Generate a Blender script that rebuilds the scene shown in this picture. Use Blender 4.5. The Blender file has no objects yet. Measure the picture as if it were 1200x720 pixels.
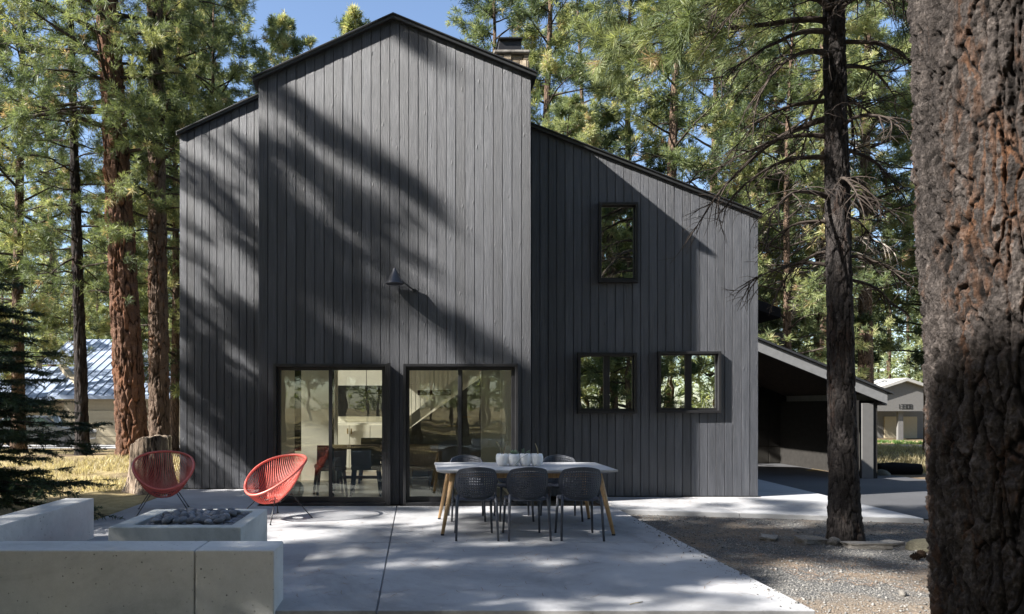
import bpy, bmesh, math, random
import numpy as np
from mathutils import Vector, Matrix
R = math.radians
PI = math.pi
scene = bpy.context.scene
COL = scene.collection

# ------------------------------------------------------------------ numpy noise
def _h(i, j, k, s=0):
    n = (i * 73856093) ^ (j * 19349663) ^ (k * 83492791) ^ (s * 2654435761 & 0x7fffffff)
    n = n & 0x7fffffff
    n = (n ^ (n >> 13)) * 1274126177 & 0x7fffffff
    n = (n ^ (n >> 15)) * 668265263 & 0x7fffffff
    n = n ^ (n >> 14)
    return (n & 0xffffff) / float(0xffffff)
def vnoise(P, s=0):
    I = np.floor(P).astype(np.int64); F = P - I
    F = F * F * (3 - 2 * F)
    out = np.zeros(len(P))
    for dx in (0, 1):
        for dy in (0, 1):
            for dz in (0, 1):
                w = (F[:, 0] if dx else 1 - F[:, 0]) * (F[:, 1] if dy else 1 - F[:, 1]) * (F[:, 2] if dz else 1 - F[:, 2])
                out += w * _h(I[:, 0] + dx, I[:, 1] + dy, I[:, 2] + dz, s)
    return out
def fbm(P, o=4, s=0):
    a, t, n = 1.0, 0.0, 0.0
    for k in range(o):
        n = n + a * vnoise(P * 2 ** k + 17.3 * k, s + k); t += a; a *= .5
    return n / t
def cell(P, s=0):
    I = np.floor(P).astype(np.int64)
    n = len(P); f1 = np.full(n, 9.); f2 = np.full(n, 9.); pid = np.zeros(n)
    for dx in (-1, 0, 1):
        for dy in (-1, 0, 1):
            for dz in (-1, 0, 1):
                a, b, c = I[:, 0] + dx, I[:, 1] + dy, I[:, 2] + dz
                q = np.stack([a + _h(a, b, c, s + 1), b + _h(a, b, c, s + 2), c + _h(a, b, c, s + 3)], 1)
                d = np.sqrt(((q - P) ** 2).sum(1))
                m = d < f1
                f2 = np.where(m, f1, np.minimum(f2, d)); pid = np.where(m, _h(a, b, c, s + 4), pid); f1 = np.where(m, d, f1)
    return f1, f2, pid

# ------------------------------------------------------------------ objects
def tag(o, label=None, cat=None, group=None, kind=None):
    if label: o['label'] = label
    if cat: o['category'] = cat
    if group: o['group'] = group
    if kind: o['kind'] = kind
    return o
def empty(name, loc=(0, 0, 0), rz=0, label=None, cat=None, group=None):
    o = bpy.data.objects.new(name, None); COL.objects.link(o)
    o.location = loc; o.rotation_euler = (0, 0, rz); o.empty_display_size = .2
    return tag(o, label, cat, group)
def link(name, me, mat, parent=None, smooth=False, bevel=0, segs=2):
    me.name = name
    if mat and not len(me.materials): me.materials.append(mat)
    o = bpy.data.objects.new(name, me); COL.objects.link(o)
    if parent: o.parent = parent
    if smooth: me.shade_smooth()
    if bevel:
        b = o.modifiers.new('bevel', 'BEVEL'); b.width = bevel; b.segments = segs; b.limit_method = 'ANGLE'; b.angle_limit = R(35)
    return o
def copy_tree(o, parent=None):
    c = o.copy(); COL.objects.link(c)
    if parent: c.parent = parent
    for ch in list(o.children): copy_tree(ch, c)
    return c
def crownmesh(name, mb, off, A, F, tn, mats):
    """boughs (an MB) and needle faces in one crown mesh with two materials"""
    V1 = np.array(mb.v, np.float32).reshape(-1, 3) - np.array(off, np.float32); n1 = len(V1)
    tot = np.array([len(f) for f in mb.f], np.int32); l1 = np.array([i for f in mb.f for i in f], np.int32)
    l2 = (np.asarray(F) + n1).ravel().astype(np.int32); k = F.shape[1]
    tot = np.concatenate([tot, np.full(len(F), k, np.int32)]); lp = np.concatenate([l1, l2])
    V = np.concatenate([V1, np.asarray(A, np.float32) - np.array(off, np.float32)])
    me = bpy.data.meshes.new(name); me.vertices.add(len(V)); me.vertices.foreach_set('co', V.ravel().astype(np.float32))
    me.loops.add(len(lp)); me.loops.foreach_set('vertex_index', lp)
    me.polygons.add(len(tot)); me.polygons.foreach_set('loop_start', (np.cumsum(tot) - tot).astype(np.int32)); me.polygons.foreach_set('loop_total', tot)
    for m_ in mats: me.materials.append(m_)
    mi = np.zeros(len(tot), np.int32); mi[len(mb.f):] = 1; me.polygons.foreach_set('material_index', mi)
    a = me.attributes.new('tone', 'FLOAT', 'FACE'); a.data.foreach_set('value', np.concatenate([np.zeros(len(mb.f)), tn]).astype(np.float32))
    me.update(calc_edges=True); return me
def npmesh(name, V, F, k, attrs=None):
    """V (n,3), F (m,k) quads or tris"""
    me = bpy.data.meshes.new(name)
    V = np.asarray(V, np.float32); F = np.asarray(F, np.int32)
    me.vertices.add(len(V)); me.vertices.foreach_set('co', V.ravel())
    me.loops.add(F.size); me.loops.foreach_set('vertex_index', F.ravel())
    me.polygons.add(len(F)); me.polygons.foreach_set('loop_start', np.arange(0, F.size, k, dtype=np.int32))
    me.polygons.foreach_set('loop_total', np.full(len(F), k, np.int32))
    for nm, dom, arr in (attrs or []):
        a = me.attributes.new(nm, 'FLOAT', dom); a.data.foreach_set('value', np.asarray(arr, np.float32))
    me.update(calc_edges=True)
    return me

class MB:
    def __init__(s): s.v = []; s.f = []; s.a = []
    def add(s, vs, fs, rnd=0.):
        b = len(s.v); s.v += [tuple(p) for p in vs]; s.f += [tuple(b + i for i in f) for f in fs]; s.a += [rnd] * len(fs); return s
    def box(s, x0, x1, y0, y1, z0, z1, rnd=0.):
        return s.add([(x0, y0, z0), (x1, y0, z0), (x1, y1, z0), (x0, y1, z0), (x0, y0, z1), (x1, y0, z1), (x1, y1, z1), (x0, y1, z1)],
                     [(0, 3, 2, 1), (4, 5, 6, 7), (0, 1, 5, 4), (1, 2, 6, 5), (2, 3, 7, 6), (3, 0, 4, 7)], rnd)
    def prism(s, poly, axis, a0, a1, rnd=0.):
        """poly: 2D list (CCW seen from -axis for 'y': (x,z)); extruded a0..a1"""
        n = len(poly)
        mk = {'y': lambda p, a: (p[0], a, p[1]), 'x': lambda p, a: (a, p[0], p[1]), 'z': lambda p, a: (p[0], p[1], a)}[axis]
        vs = [mk(p, a0) for p in poly] + [mk(p, a1) for p in poly]
        fs = [tuple(range(n)), tuple(range(2 * n - 1, n - 1, -1))] + [(i, i + n, (i + 1) % n + n, (i + 1) % n) for i in range(n)]
        return s.add(vs, fs, rnd)
    def bar(s, p, q, w, h=None, w2=None, h2=None, rnd=0.):
        p = Vector(p); q = Vector(q); d = (q - p).normalized(); h = h or w; w2 = w2 or w; h2 = h2 or h
        u = d.cross(Vector((0, 0, 1))); u = Vector((1, 0, 0)) if u.length < 1e-3 else u.normalized(); v = u.cross(d)
        vs = [c + u * a * ww / 2 + v * b * hh / 2 for c, ww, hh in ((p, w, h), (q, w2, h2)) for a, b in ((-1, -1), (1, -1), (1, 1), (-1, 1))]
        return s.add(vs, [(3, 2, 1, 0), (4, 5, 6, 7), (0, 1, 5, 4), (1, 2, 6, 5), (2, 3, 7, 6), (3, 0, 4, 7)], rnd)
    def tube(s, pts, rad, n=8, closed=False, rnd=0.):
        pts = [Vector(p) for p in pts]; m = len(pts)
        if not hasattr(rad, '__len__'): rad = [rad] * m
        vs = []; u = None
        for i, p in enumerate(pts):
            if closed: d = pts[(i + 1) % m] - pts[i - 1]
            else: d = pts[min(i + 1, m - 1)] - pts[max(i - 1, 0)]
            d.normalize()
            if u is None:
                u = d.cross(Vector((0, 0, 1)));
                if u.length < .05: u = d.cross(Vector((1, 0, 0)))
            u = (u - d * u.dot(d)).normalized(); w = d.cross(u)
            vs += [p + (u * math.cos(2 * PI * k / n) + w * math.sin(2 * PI * k / n)) * rad[i] for k in range(n)]
        fs = []
        for i in range(m if closed else m - 1):
            a, b = i * n, ((i + 1) % m) * n
            fs += [(a + k, a + (k + 1) % n, b + (k + 1) % n, b + k) for k in range(n)]
        if not closed: fs += [tuple(range(n - 1, -1, -1)), tuple((m - 1) * n + k for k in range(n))]
        return s.add(vs, fs, rnd)
    def lathe(s, prof, c=(0, 0, 0), n=24, rnd=0.):
        vs = [(c[0] + r * math.cos(2 * PI * k / n), c[1] + r * math.sin(2 * PI * k / n), c[2] + z) for r, z in prof for k in range(n)]
        fs = [(i * n + k, i * n + (k + 1) % n, (i + 1) * n + (k + 1) % n, (i + 1) * n + k) for i in range(len(prof) - 1) for k in range(n)]
        fs += [tuple(range(n - 1, -1, -1)), tuple((len(prof) - 1) * n + k for k in range(n))]
        return s.add(vs, fs, rnd)
    def mesh(s, name='m', off=(0, 0, 0)):
        me = bpy.data.meshes.new(name)
        me.from_pydata([(p[0] - off[0], p[1] - off[1], p[2] - off[2]) for p in s.v], [], s.f)
        a = me.attributes.new('rnd', 'FLOAT', 'FACE'); a.data.foreach_set('value', np.array(s.a, np.float32))
        me.update(); return me
    def build(s, name, mat, parent=None, smooth=False, bevel=0, off=None, segs=2):
        if off is None:
            off = (0, 0, 0)
            r = parent
            while r is not None and r.type != 'EMPTY': r = r.parent
            if r is not None: off = tuple(r.location)
        return link(name, s.mesh(name, off), mat, parent, smooth, bevel, segs)

# ------------------------------------------------------------------ materials
class NT:
    def __init__(s, name, rough=.6, spec=.5, metal=0):
        s.m = bpy.data.materials.new(name); s.m.use_nodes = True; s.n = s.m.node_tree.nodes; s.l = s.m.node_tree.links
        s.b = s.n['Principled BSDF']; s.out = s.n['Material Output']
        s.set(s.b, 'Roughness', rough); s.set(s.b, 'Specular IOR Level', spec); s.set(s.b, 'Metallic', metal)
    def set(s, node, k, v):
        i = node.inputs[k]
        if isinstance(v, bpy.types.NodeSocket): s.l.new(v, i)
        elif isinstance(v, (tuple, list)) and len(v) == 3 and i.type == 'RGBA': i.default_value = (*v, 1)
        else: i.default_value = v
    def node(s, t, **k):
        n = s.n.new(t)
        for a, b in k.items():
            if hasattr(n, a): setattr(n, a, b)
        return n
    def coord(s, kind='Object', scale=(1, 1, 1)):
        t = s.node('ShaderNodeTexCoord'); m = s.node('ShaderNodeMapping'); s.l.new(t.outputs[kind], m.inputs[0]); m.inputs['Scale'].default_value = scale; return m.outputs[0]
    def noise(s, vec, scale=5, detail=4, rough=.55, dist=0):
        n = s.node('ShaderNodeTexNoise'); s.set(n, 'Vector', vec); s.set(n, 'Scale', scale); s.set(n, 'Detail', detail); s.set(n, 'Roughness', rough); s.set(n, 'Distortion', dist); return n.outputs['Fac']
    def vor(s, vec, scale=5, feature='F1', out='Distance', rnd=1):
        n = s.node('ShaderNodeTexVoronoi', feature=feature); s.set(n, 'Vector', vec); s.set(n, 'Scale', scale); s.set(n, 'Randomness', rnd); return n.outputs[out]
    def ramp(s, fac, stops):
        n = s.node('ShaderNodeValToRGB'); e = n.color_ramp.elements
        while len(e) < len(stops): e.new(.5)
        for k, (p, c) in enumerate(stops):
            e[k].position = p; e[k].color = (*c, 1) if hasattr(c, '__len__') else (c, c, c, 1)
        s.l.new(fac, n.inputs[0]); return n.outputs[0]
    def mix(s, f, a, b, mode='MIX'):
        n = s.node('ShaderNodeMix', data_type='RGBA', blend_type=mode)
        s.set(n, 0, f)
        for idx, v in ((6, a), (7, b)):
            if isinstance(v, bpy.types.NodeSocket): s.l.new(v, n.inputs[idx])
            else: n.inputs[idx].default_value = (*v, 1) if hasattr(v, '__len__') else (v, v, v, 1)
        return n.outputs[2]
    def math(s, op, a, b=0.):
        n = s.node('ShaderNodeMath', operation=op); s.set(n, 0, a); s.set(n, 1, b); return n.outputs[0]
    def attr(s, nm):
        n = s.node('ShaderNodeAttribute'); n.attribute_name = nm; return n.outputs['Fac']
    def orand(s): return s.node('ShaderNodeObjectInfo').outputs['Random']
    def color(s, c): s.set(s.b, 'Base Color', c); return s
    def bump(s, h, strength=.5, dist=.01, prev=None):
        n = s.node('ShaderNodeBump'); s.set(n, 'Height', h); s.set(n, 'Strength', strength); s.set(n, 'Distance', dist)
        if prev: s.l.new(prev, n.inputs['Normal'])
        s.l.new(n.outputs[0], s.b.inputs['Normal']); return n.outputs[0]

M = {}
def flat(name, c, rough=.5, spec=.5, metal=0, var=.12, sc=8, bump=.1):
    t = NT(name, rough, spec, metal); v = t.coord()
    n = t.noise(v, sc, 5)
    t.color(t.mix(t.ramp(n, [(.3, 0.), (.7, 1.)]), tuple(x * (1 - var) for x in c), tuple(min(1, x * (1 + var)) for x in c)))
    if bump: t.bump(t.noise(v, sc * 12, 3), bump, .003)
    M[name] = t.m; return t.m

def mat_cladding():
    t = NT('stained_boards', .55, .5)
    a = t.attr('rnd')
    cv = t.node('ShaderNodeCombineXYZ'); t.set(cv, 0, t.math('MULTIPLY', a, 37.)); t.set(cv, 2, t.math('MULTIPLY', a, 91.))
    tc = t.node('ShaderNodeTexCoord'); ad = t.node('ShaderNodeVectorMath', operation='ADD'); t.l.new(tc.outputs['Object'], ad.inputs[0]); t.l.new(cv.outputs[0], ad.inputs[1])
    def mp(sc):
        m = t.node('ShaderNodeMapping'); t.l.new(ad.outputs[0], m.inputs[0]); m.inputs['Scale'].default_value = sc; return m.outputs[0]
    grain = t.noise(mp((1, 1, .012)), 170, 6, .72, .1)
    broad = t.noise(mp((1, 1, .12)), 9, 4, .6, .5)
    saw = t.noise(mp((.6, 1, 1)), 230, 2, .7)
    kn = t.vor(mp((9, 1, 3.2)), 1., 'F1', 'Distance')
    knot = t.ramp(kn, [(.03, 1.), (.08, .7), (.13, 0.)])
    base = t.ramp(t.math('ADD', t.math('MULTIPLY', grain, .65), t.math('MULTIPLY', broad, .35)),
                  [(.32, (.009, .011, .017)), (.5, (.027, .030, .041)), (.68, (.082, .086, .103))])
    base = t.mix(.75, base, t.ramp(a, [(0, (.45, .45, .48)), (.5, (.9, .9, .9)), (1, (1.6, 1.58, 1.5))]), 'MULTIPLY')
    base = t.mix(t.math('MULTIPLY', knot, .55), base, (.02, .02, .024))
    t.color(base)
    h = t.math('ADD', t.math('MULTIPLY', grain, 1.0), t.math('MULTIPLY', saw, .35))
    h = t.math('ADD', h, t.math('MULTIPLY', knot, .5))
    t.bump(h, 1., .012)
    t.set(t.b, 'Roughness', t.ramp(grain, [(.3, .66), (.7, .50)])); t.set(t.b, 'Specular IOR Level', .65); t.set(t.b, 'Coat Weight', .33); t.set(t.b, 'Coat Roughness', .5); t.set(t.b, 'Coat IOR', 1.7); t.l.new(t.b.inputs['Normal'].links[0].from_socket, t.b.inputs['Coat Normal'])
    return t.m
M['clad'] = mat_cladding()

def mat_concrete(name, c, pores=0., rough=.75, mott=1.):
    t = NT(name, rough, .4); v = t.coord()
    n1 = t.noise(v, 1.1, 6, .6, .4); n2 = t.noise(v, 16, 5, .6); n3 = t.noise(v, 160, 2, .6)
    f = t.math('ADD', t.math('MULTIPLY', n1, .6 * mott), t.math('MULTIPLY', n2, .3)); f = t.math('ADD', f, t.math('MULTIPLY', n3, .25))
    f = t.math('ADD', f, .1 + .3 * (1 - mott))
    k = t.ramp(f, [(.38, tuple(x * .70 for x in c)), (.58, c), (.8, tuple(x * 1.22 for x in c))])
    if pores:
        p = t.vor(v, 26, 'F1', 'Distance'); big = t.noise(v, 3, 2)
        thr = t.math('MULTIPLY', t.ramp(t.noise(v, 31, 1), [(.50, 0.), (.68, 1.)]), t.ramp(big, [(.3, .4), (.65, 1.)]))
        m = t.math('MULTIPLY', t.ramp(p, [(.12, 1.), (.19, 0.)]), thr)
        k = t.mix(t.math('MULTIPLY', m, pores), k, (.03, .03, .028))
        b = t.bump(t.math('MULTIPLY', m, -1.), .8, .01)
        t.bump(t.math('ADD', n2, t.math('MULTIPLY', n3, .4)), .25, .004, b)
    else: t.bump(t.math('ADD', n2, t.math('MULTIPLY', n3, .6)), .22, .004)
    st = t.ramp(t.noise(v, .55, 8, .72, 1.2), [(.36, .68), (.5, 1.), (.66, 1.10)]); k = t.mix(.8, k, st, 'MULTIPLY')
    t.color(k); t.set(t.b, 'Roughness', t.ramp(n2, [(.3, rough - .12), (.7, rough + .08)]))
    M[name] = t.m; return t.m
mat_concrete('patio_concrete', (.31, .31, .316), .3, .68, mott=1.4)
mat_concrete('bench_concrete', (.47, .467, .455), 1., mott=1.4)
mat_concrete('pit_concrete', (.47, .475, .45), .5, mott=1.3)

def mat_ground():
    t = NT('forest_floor', .95, .1); v = t.coord()
    n1 = t.noise(v, .35, 5, .6, .3); n2 = t.noise(v, 6, 6, .7); n3 = t.noise(v, 60, 3, .7)
    f = t.math('ADD', t.math('MULTIPLY', n2, .6), t.math('MULTIPLY', n3, .4))
    dirt = t.ramp(f, [(.3, (.055, .038, .024)), (.5, (.13, .095, .062)), (.7, (.26, .20, .14))])
    straw = t.ramp(f, [(.3, (.14, .11, .05)), (.55, (.36, .29, .15)), (.75, (.52, .44, .26))])
    t.color(t.mix(t.ramp(n1, [(.42, 0.), (.56, 1.)]), dirt, straw))
    t.bump(f, .9, .05); M['ground'] = t.m
mat_ground()
def mat_gravel():
    t = NT('gravel', .9, .2); v = t.coord()
    d = t.vor(v, 70, 'F1', 'Distance'); c = t.vor(v, 70, 'F1', 'Color')
    sep = t.node('ShaderNodeSeparateColor'); t.l.new(c, sep.inputs[0])
    k = t.ramp(sep.outputs[0], [(0, (.09, .088, .085)), (.35, (.19, .185, .18)), (.75, (.31, .295, .27)), (1, (.50, .46, .39))])
    k = t.mix(t.ramp(d, [(.2, 0.), (.55, .8)]), k, (.04, .04, .04))
    n = t.noise(v, .9, 5, .6); k = t.mix(t.ramp(n, [(.47, 0.), (.60, .9)]), k, t.ramp(t.noise(v, 40, 4, .7), [(.3, (.08, .06, .043)), (.7, (.30, .24, .18))]))
    t.color(k); t.bump(t.math('MULTIPLY', d, -1.), 1., .012); M['gravel'] = t.m
mat_gravel()
def mat_asphalt():
    t = NT('asphalt', .85, .3); v = t.coord(); n = t.noise(v, 120, 3, .7); n2 = t.noise(v, .7, 5)
    t.color(t.mix(.5, t.ramp(n, [(.3, (.03, .031, .034)), (.7, (.10, .10, .105))]), t.ramp(n2, [(.3, (.045, .046, .05)), (.7, (.085, .085, .09))])))
    t.bump(n, .5, .006); M['asphalt'] = t.m
mat_asphalt()
def mat_stone(name, cs, sc=3, rough=.8):
    t = NT(name, rough, .3); v = t.coord('Object'); n = t.noise(v, sc, 6, .65, .4); r = t.orand(); a = t.attr('rnd')
    k = t.ramp(n, [(.3, cs[0]), (.52, cs[1]), (.75, cs[2])])
    k = t.mix(.8, k, t.ramp(t.math('FRACT', t.math('ADD', t.math('MULTIPLY', a, 5.), r)), [(0, .55), (.5, 1.), (1, 1.5)]), 'MULTIPLY')
    t.color(k); t.bump(t.noise(v, sc * 14, 5, .7), .35, .01); M[name] = t.m
mat_stone('pebble', [(.10, .103, .115), (.19, .192, .21), (.34, .34, .35)], 9, .6)
mat_stone('gravel_bits', [(.11, .108, .105), (.19, .185, .175), (.32, .30, .27)], 20, .85)
mat_stone('litter', [(.10, .055, .03), (.24, .14, .075), (.36, .24, .14)], 30, .8)
mat_stone('rock', [(.09, .08, .07), (.19, .175, .155), (.33, .31, .28)], 7)
mat_stone('mossy_rock', [(.03, .028, .018), (.075, .068, .045), (.13, .115, .085)], 9)
mat_stone('chimney_stone', [(.14, .11, .08), (.34, .27, .19), (.55, .47, .36)], 6)

def mat_bark(name, plate, edge, fiss, geo=True, sc=1., warm=.5, band=False):
    t = NT(name, .9, .15); v = t.coord()
    fine = t.noise(v, 28 * sc, 7, .72, .5); mid = t.noise(t.coord('Object', (1, 1, .35)), 7 * sc, 5, .65, .5)
    if geo: f = t.attr('fis'); pid = t.attr('pid')
    else:
        vv = t.coord('Object', (1, 1, .33)); wn = t.node('ShaderNodeTexNoise'); t.set(wn, 'Vector', vv); t.set(wn, 'Scale', 6 * sc)
        dm = t.node('ShaderNodeVectorMath', operation='MULTIPLY_ADD'); t.l.new(wn.outputs['Color'], dm.inputs[0]); dm.inputs[1].default_value = (.12, .12, .12); t.l.new(vv, dm.inputs[2])
        f = t.ramp(t.vor(dm.outputs[0], 9 * sc, 'DISTANCE_TO_EDGE'), [(0, 0.), (.22, 1.)]); pid = t.noise(vv, 5 * sc, 2)
    pc = t.ramp(t.math('ADD', t.math('MULTIPLY', fine, .55), t.math('MULTIPLY', mid, .45)), [(.3, plate[0]), (.5, plate[1]), (.72, plate[2])])
    wm = t.math('MULTIPLY', t.ramp(t.math('ADD', t.math('MULTIPLY', pid, .6), t.math('MULTIPLY', mid, .5)), [(.74 - .3 * warm, 0.), (.84 - .25 * warm, 1.)]), t.ramp(f, [(.08, 1.), (.6, .12 + .3 * warm)]))
    if band:
        wm = t.math('MULTIPLY', t.ramp(f, [(.04, .0), (.12, 1.), (.42, .9), (.62, 0.)]), t.ramp(t.noise(t.coord('Object', (1, 1, .3)), 3.2, 5, .7, .4), [(.52, 0.), (.68, .7)]))
        pc = t.mix(.55, pc, t.ramp(pid, [(.2, .55), (.5, 1.), (.8, 1.45)]), 'MULTIPLY')
    k = t.mix(wm, pc, t.mix(fine, edge, tuple(x * .45 for x in edge)))
    k = t.mix(t.ramp(f, [(.0, 1.), (.22, 0.)]), k, fiss)
    t.color(k)
    h = t.math('ADD', t.math('MULTIPLY', fine, 1.0), t.math('MULTIPLY', f, .25 if geo else 1.2))
    if geo: h = t.math('ADD', h, t.math('MULTIPLY', t.ramp(t.noise(t.coord('Object', (1, 1, .45)), 60 * sc, 4, .7, 1.5), [(.42, 0.), (.5, 1.)]), .45))
    t.bump(h, 1., .030)
    M[name] = t.m
mat_bark('bark_hero', [(.020, .017, .016), (.065, .055, .050), (.20, .17, .152)], (.28, .125, .055), (.010, .008, .007), warm=.24, band=True)
mat_bark('bark_red', [(.06, .035, .025), (.165, .092, .062), (.32, .20, .14)], (.33, .15, .08), (.014, .009, .007), warm=.6)
mat_bark('bark_brown', [(.07, .05, .038), (.17, .12, .09), (.33, .26, .20)], (.30, .15, .08), (.015, .011, .009), warm=.3)
mat_bark('bark_dark', [(.018, .016, .016), (.05, .044, .042), (.13, .11, .10)], (.12, .06, .035), (.006, .005, .005), geo=True, sc=1.3, warm=.1, band=True)
mat_bark('bark_far', [(.05, .035, .027), (.14, .095, .068), (.26, .18, .13)], (.28, .13, .07), (.015, .011, .009), geo=False, warm=.3)
flat('twig', (.05, .04, .034), .9, .1, var=.5, sc=12)
flat('twig_pale', (.24, .21, .18), .9, .1, var=.4, sc=12)

def mat_needles(name, cols, trans=.35):
    t = NT(name, .5, .35); a = t.attr('tone'); r = t.orand()
    f = t.math('ADD', a, t.math('MULTIPLY', t.math('SUBTRACT', r, .5), .12))
    k = t.ramp(f, [(0, cols[0]), (.4, cols[1]), (.72, cols[2]), (.90, cols[3]), (1, cols[4])])
    t.color(k)
    tr = t.node('ShaderNodeBsdfTranslucent'); t.l.new(t.mix(1., k, (1.9, 1.85, 1.2), 'MULTIPLY'), tr.inputs[0])
    mx = t.node('ShaderNodeMixShader'); mx.inputs[0].default_value = trans
    t.l.new(t.b.outputs[0], mx.inputs[1]); t.l.new(tr.outputs[0], mx.inputs[2]); t.l.new(mx.outputs[0], t.out.inputs[0])
    M[name] = t.m
mat_needles('pine_needles', [(.030, .048, .026), (.115, .148, .070), (.26, .285, .13), (.42, .41, .22), (.34, .24, .15)])
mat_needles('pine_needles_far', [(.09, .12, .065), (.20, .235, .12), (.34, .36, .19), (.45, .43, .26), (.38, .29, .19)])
mat_needles('spruce_needles', [(.018, .036, .020), (.034, .060, .030), (.052, .08, .038), (.07, .095, .04), (.08, .09, .04)], .12)
mat_needles('straw', [(.17, .14, .08), (.32, .27, .16), (.46, .40, .25), (.56, .50, .33), (.15, .18, .07)], .3)
mat_needles('green_grass', [(.04, .08, .02), (.07, .13, .03), (.10, .18, .04), (.2, .22, .08), (.25, .2, .1)], .3)

flat('black_metal', (.018, .018, .020), .42, .5, var=.2)
flat('roof_metal', (.030, .031, .034), .45, .5, var=.25, sc=3)
flat('backing', (.012, .012, .013), .9, .1)
flat('cream_paint', (.84, .81, .70), .6, .3, var=.03)
flat('white_paint', (.80, .79, .72), .55, .3, var=.03)
flat('interior_floor', (.25, .21, .165), .3, .5, var=.2)
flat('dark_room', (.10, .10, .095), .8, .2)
flat('lamp_metal', (.045, .046, .055), .35, .6, var=.05, bump=0)
flat('brass', (.42, .30, .12), .35, .5, .8)
flat('coral_cord', (.62, .125, .095), .38, .5, var=.10, sc=4, bump=0)
flat('chair_plastic', (.060, .066, .082), .5, .4, var=.08, bump=.05)
flat('table_top', (.50, .50, .51), .5, .4, var=.06)
flat('white_ceramic', (.83, .83, .84), .45, .5, var=.03, bump=.04)
flat('soil', (.05, .035, .025), .95, .1)
flat('succulent', (.16, .23, .15), .5, .4, var=.3)
flat('dry_twig', (.30, .26, .17), .8, .2, var=.2)
flat('screen', (.02, .022, .024), .18, .5, var=.3, bump=0)
flat('grey_fabric', (.06, .06, .065), .9, .2)
flat('sage_ceramic', (.42, .50, .46), .4, .4)
flat('tan_siding', (.30, .25, .17), .8, .3, var=.06)
flat('tan_door', (.34, .29, .20), .8, .3, var=.05)
flat('grey_fascia', (.20, .20, .20), .75, .3, var=.1)
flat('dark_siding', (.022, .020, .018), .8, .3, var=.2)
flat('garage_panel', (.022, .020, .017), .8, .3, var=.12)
flat('soffit', (.055, .042, .033), .8, .3, var=.3)
flat('grey_siding', (.14, .135, .13), .85, .3, var=.06)
flat('pale_roof', (.36, .35, .33), .85, .3, var=.15, sc=2)
flat('number_paint', (.02, .02, .02), .6, .3)
flat('car_paint', (.08, .09, .10), .25, .6, .3, var=.02, bump=0)
flat('car_glass', (.02, .05, .05), .05, .8, var=.02, bump=0)
flat('tyre', (.02, .02, .02), .8, .3)
flat('cone_scale', (.035, .022, .014), .85, .2, var=.3)
def mat_wood(name, a, b, sc=(14, 14, 1.2)):
    t = NT(name, .5, .4); v = t.coord('Object', sc); n = t.noise(v, 3, 6, .6, 1.2)
    t.color(t.ramp(n, [(.3, a), (.7, b)])); t.bump(n, .2, .004); M[name] = t.m
mat_wood('teak', (.33, .19, .085), (.58, .38, .19))
mat_wood('walnut', (.06, .03, .018), (.16, .08, .045))
mat_wood('oak', (.28, .19, .11), (.42, .31, .19))
def mat_stump():
    t = NT('stump_wood', .85, .2); v = t.coord('Object', (9, 9, .9)); n = t.noise(v, 2.2, 7, .7, .9)
    t.color(t.ramp(n, [(.40, (.03, .022, .017)), (.50, (.20, .15, .11)), (.70, (.48, .40, .31))])); t.bump(n, .9, .04); M['stump'] = t.m
mat_stump()
def mat_blueroof():
    t = NT('blue_metal_roof', .5, .5, 0); v = t.coord(); n = t.noise(v, .8, 5)
    t.color(t.ramp(n, [(.3, (.20, .25, .34)), (.7, (.31, .36, .46))])); M['blue_roof'] = t.m
mat_blueroof()
def mat_glass(name, refl=.16, tint=(.93, .96, .90)):
    t = NT(name); t.n.remove(t.b)
    g = t.node('ShaderNodeBsdfGlossy'); t.set(g, 'Roughness', .004); t.set(g, 'Color', (.95, 1, .93))
    nb = t.node('ShaderNodeBump'); t.set(nb, 'Height', t.noise(t.coord(), 1.3, 2)); t.set(nb, 'Strength', .12); t.set(nb, 'Distance', .02); t.l.new(nb.outputs[0], g.inputs['Normal'])
    tr = t.node('ShaderNodeBsdfTransparent'); t.set(tr, 'Color', tint)
    lw = t.node('ShaderNodeFresnel'); t.set(lw, 'IOR', 1.5)
    f = t.math('MINIMUM', t.math('ADD', t.math('MULTIPLY', lw.outputs[0], 1.6), refl), 1.)
    mx = t.node('ShaderNodeMixShader'); t.l.new(f, mx.inputs[0]); t.l.new(tr.outputs[0], mx.inputs[1]); t.l.new(g.outputs[0], mx.inputs[2])
    t.l.new(mx.outputs[0], t.out.inputs[0]); M[name] = t.m
mat_glass('door_glass', .0, (.965, .97, .95)); mat_glass('window_glass', .78, (.5, .52, .5))

# ------------------------------------------------------------------ camera, light
SUN = Vector((3.1, 1.0, -2.5)).normalized()
cam = bpy.data.cameras.new('camera'); cam.lens = 24; cam.sensor_width = 36; cam.shift_x = 112 / 1200; cam.shift_y = 115 / 1200
cam.clip_end = 3000; cam.clip_start = .05
co = bpy.data.objects.new('camera', cam); COL.objects.link(co); co.location = (0, 0, 1.5); co.rotation_euler = (R(90), 0, 0); scene.camera = co
sl = bpy.data.lights.new('sun', 'SUN'); sl.energy = 5.0; sl.angle = R(.6); sl.color = (1, .96, .90)
so = bpy.data.objects.new('sun', sl); COL.objects.link(so); so.rotation_euler = SUN.to_track_quat('-Z', 'Y').to_euler(); so.location = (-20, -6, 20)
w = bpy.data.worlds.new('World'); scene.world = w; w.use_nodes = True
sky = w.node_tree.nodes.new('ShaderNodeTexSky'); sky.sky_type = 'NISHITA'; sky.sun_disc = False
sky.sun_elevation = math.asin(-SUN.z); sky.sun_rotation = math.atan2(-SUN.x, -SUN.y)
sky.air_density = 1.0; sky.dust_density = 2.0; sky.ozone_density = 1.0; sky.altitude = 1200
w.node_tree.links.new(sky.outputs[0], w.node_tree.nodes['Background'].inputs[0]); w.node_tree.nodes['Background'].inputs[1].default_value = .082
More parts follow.
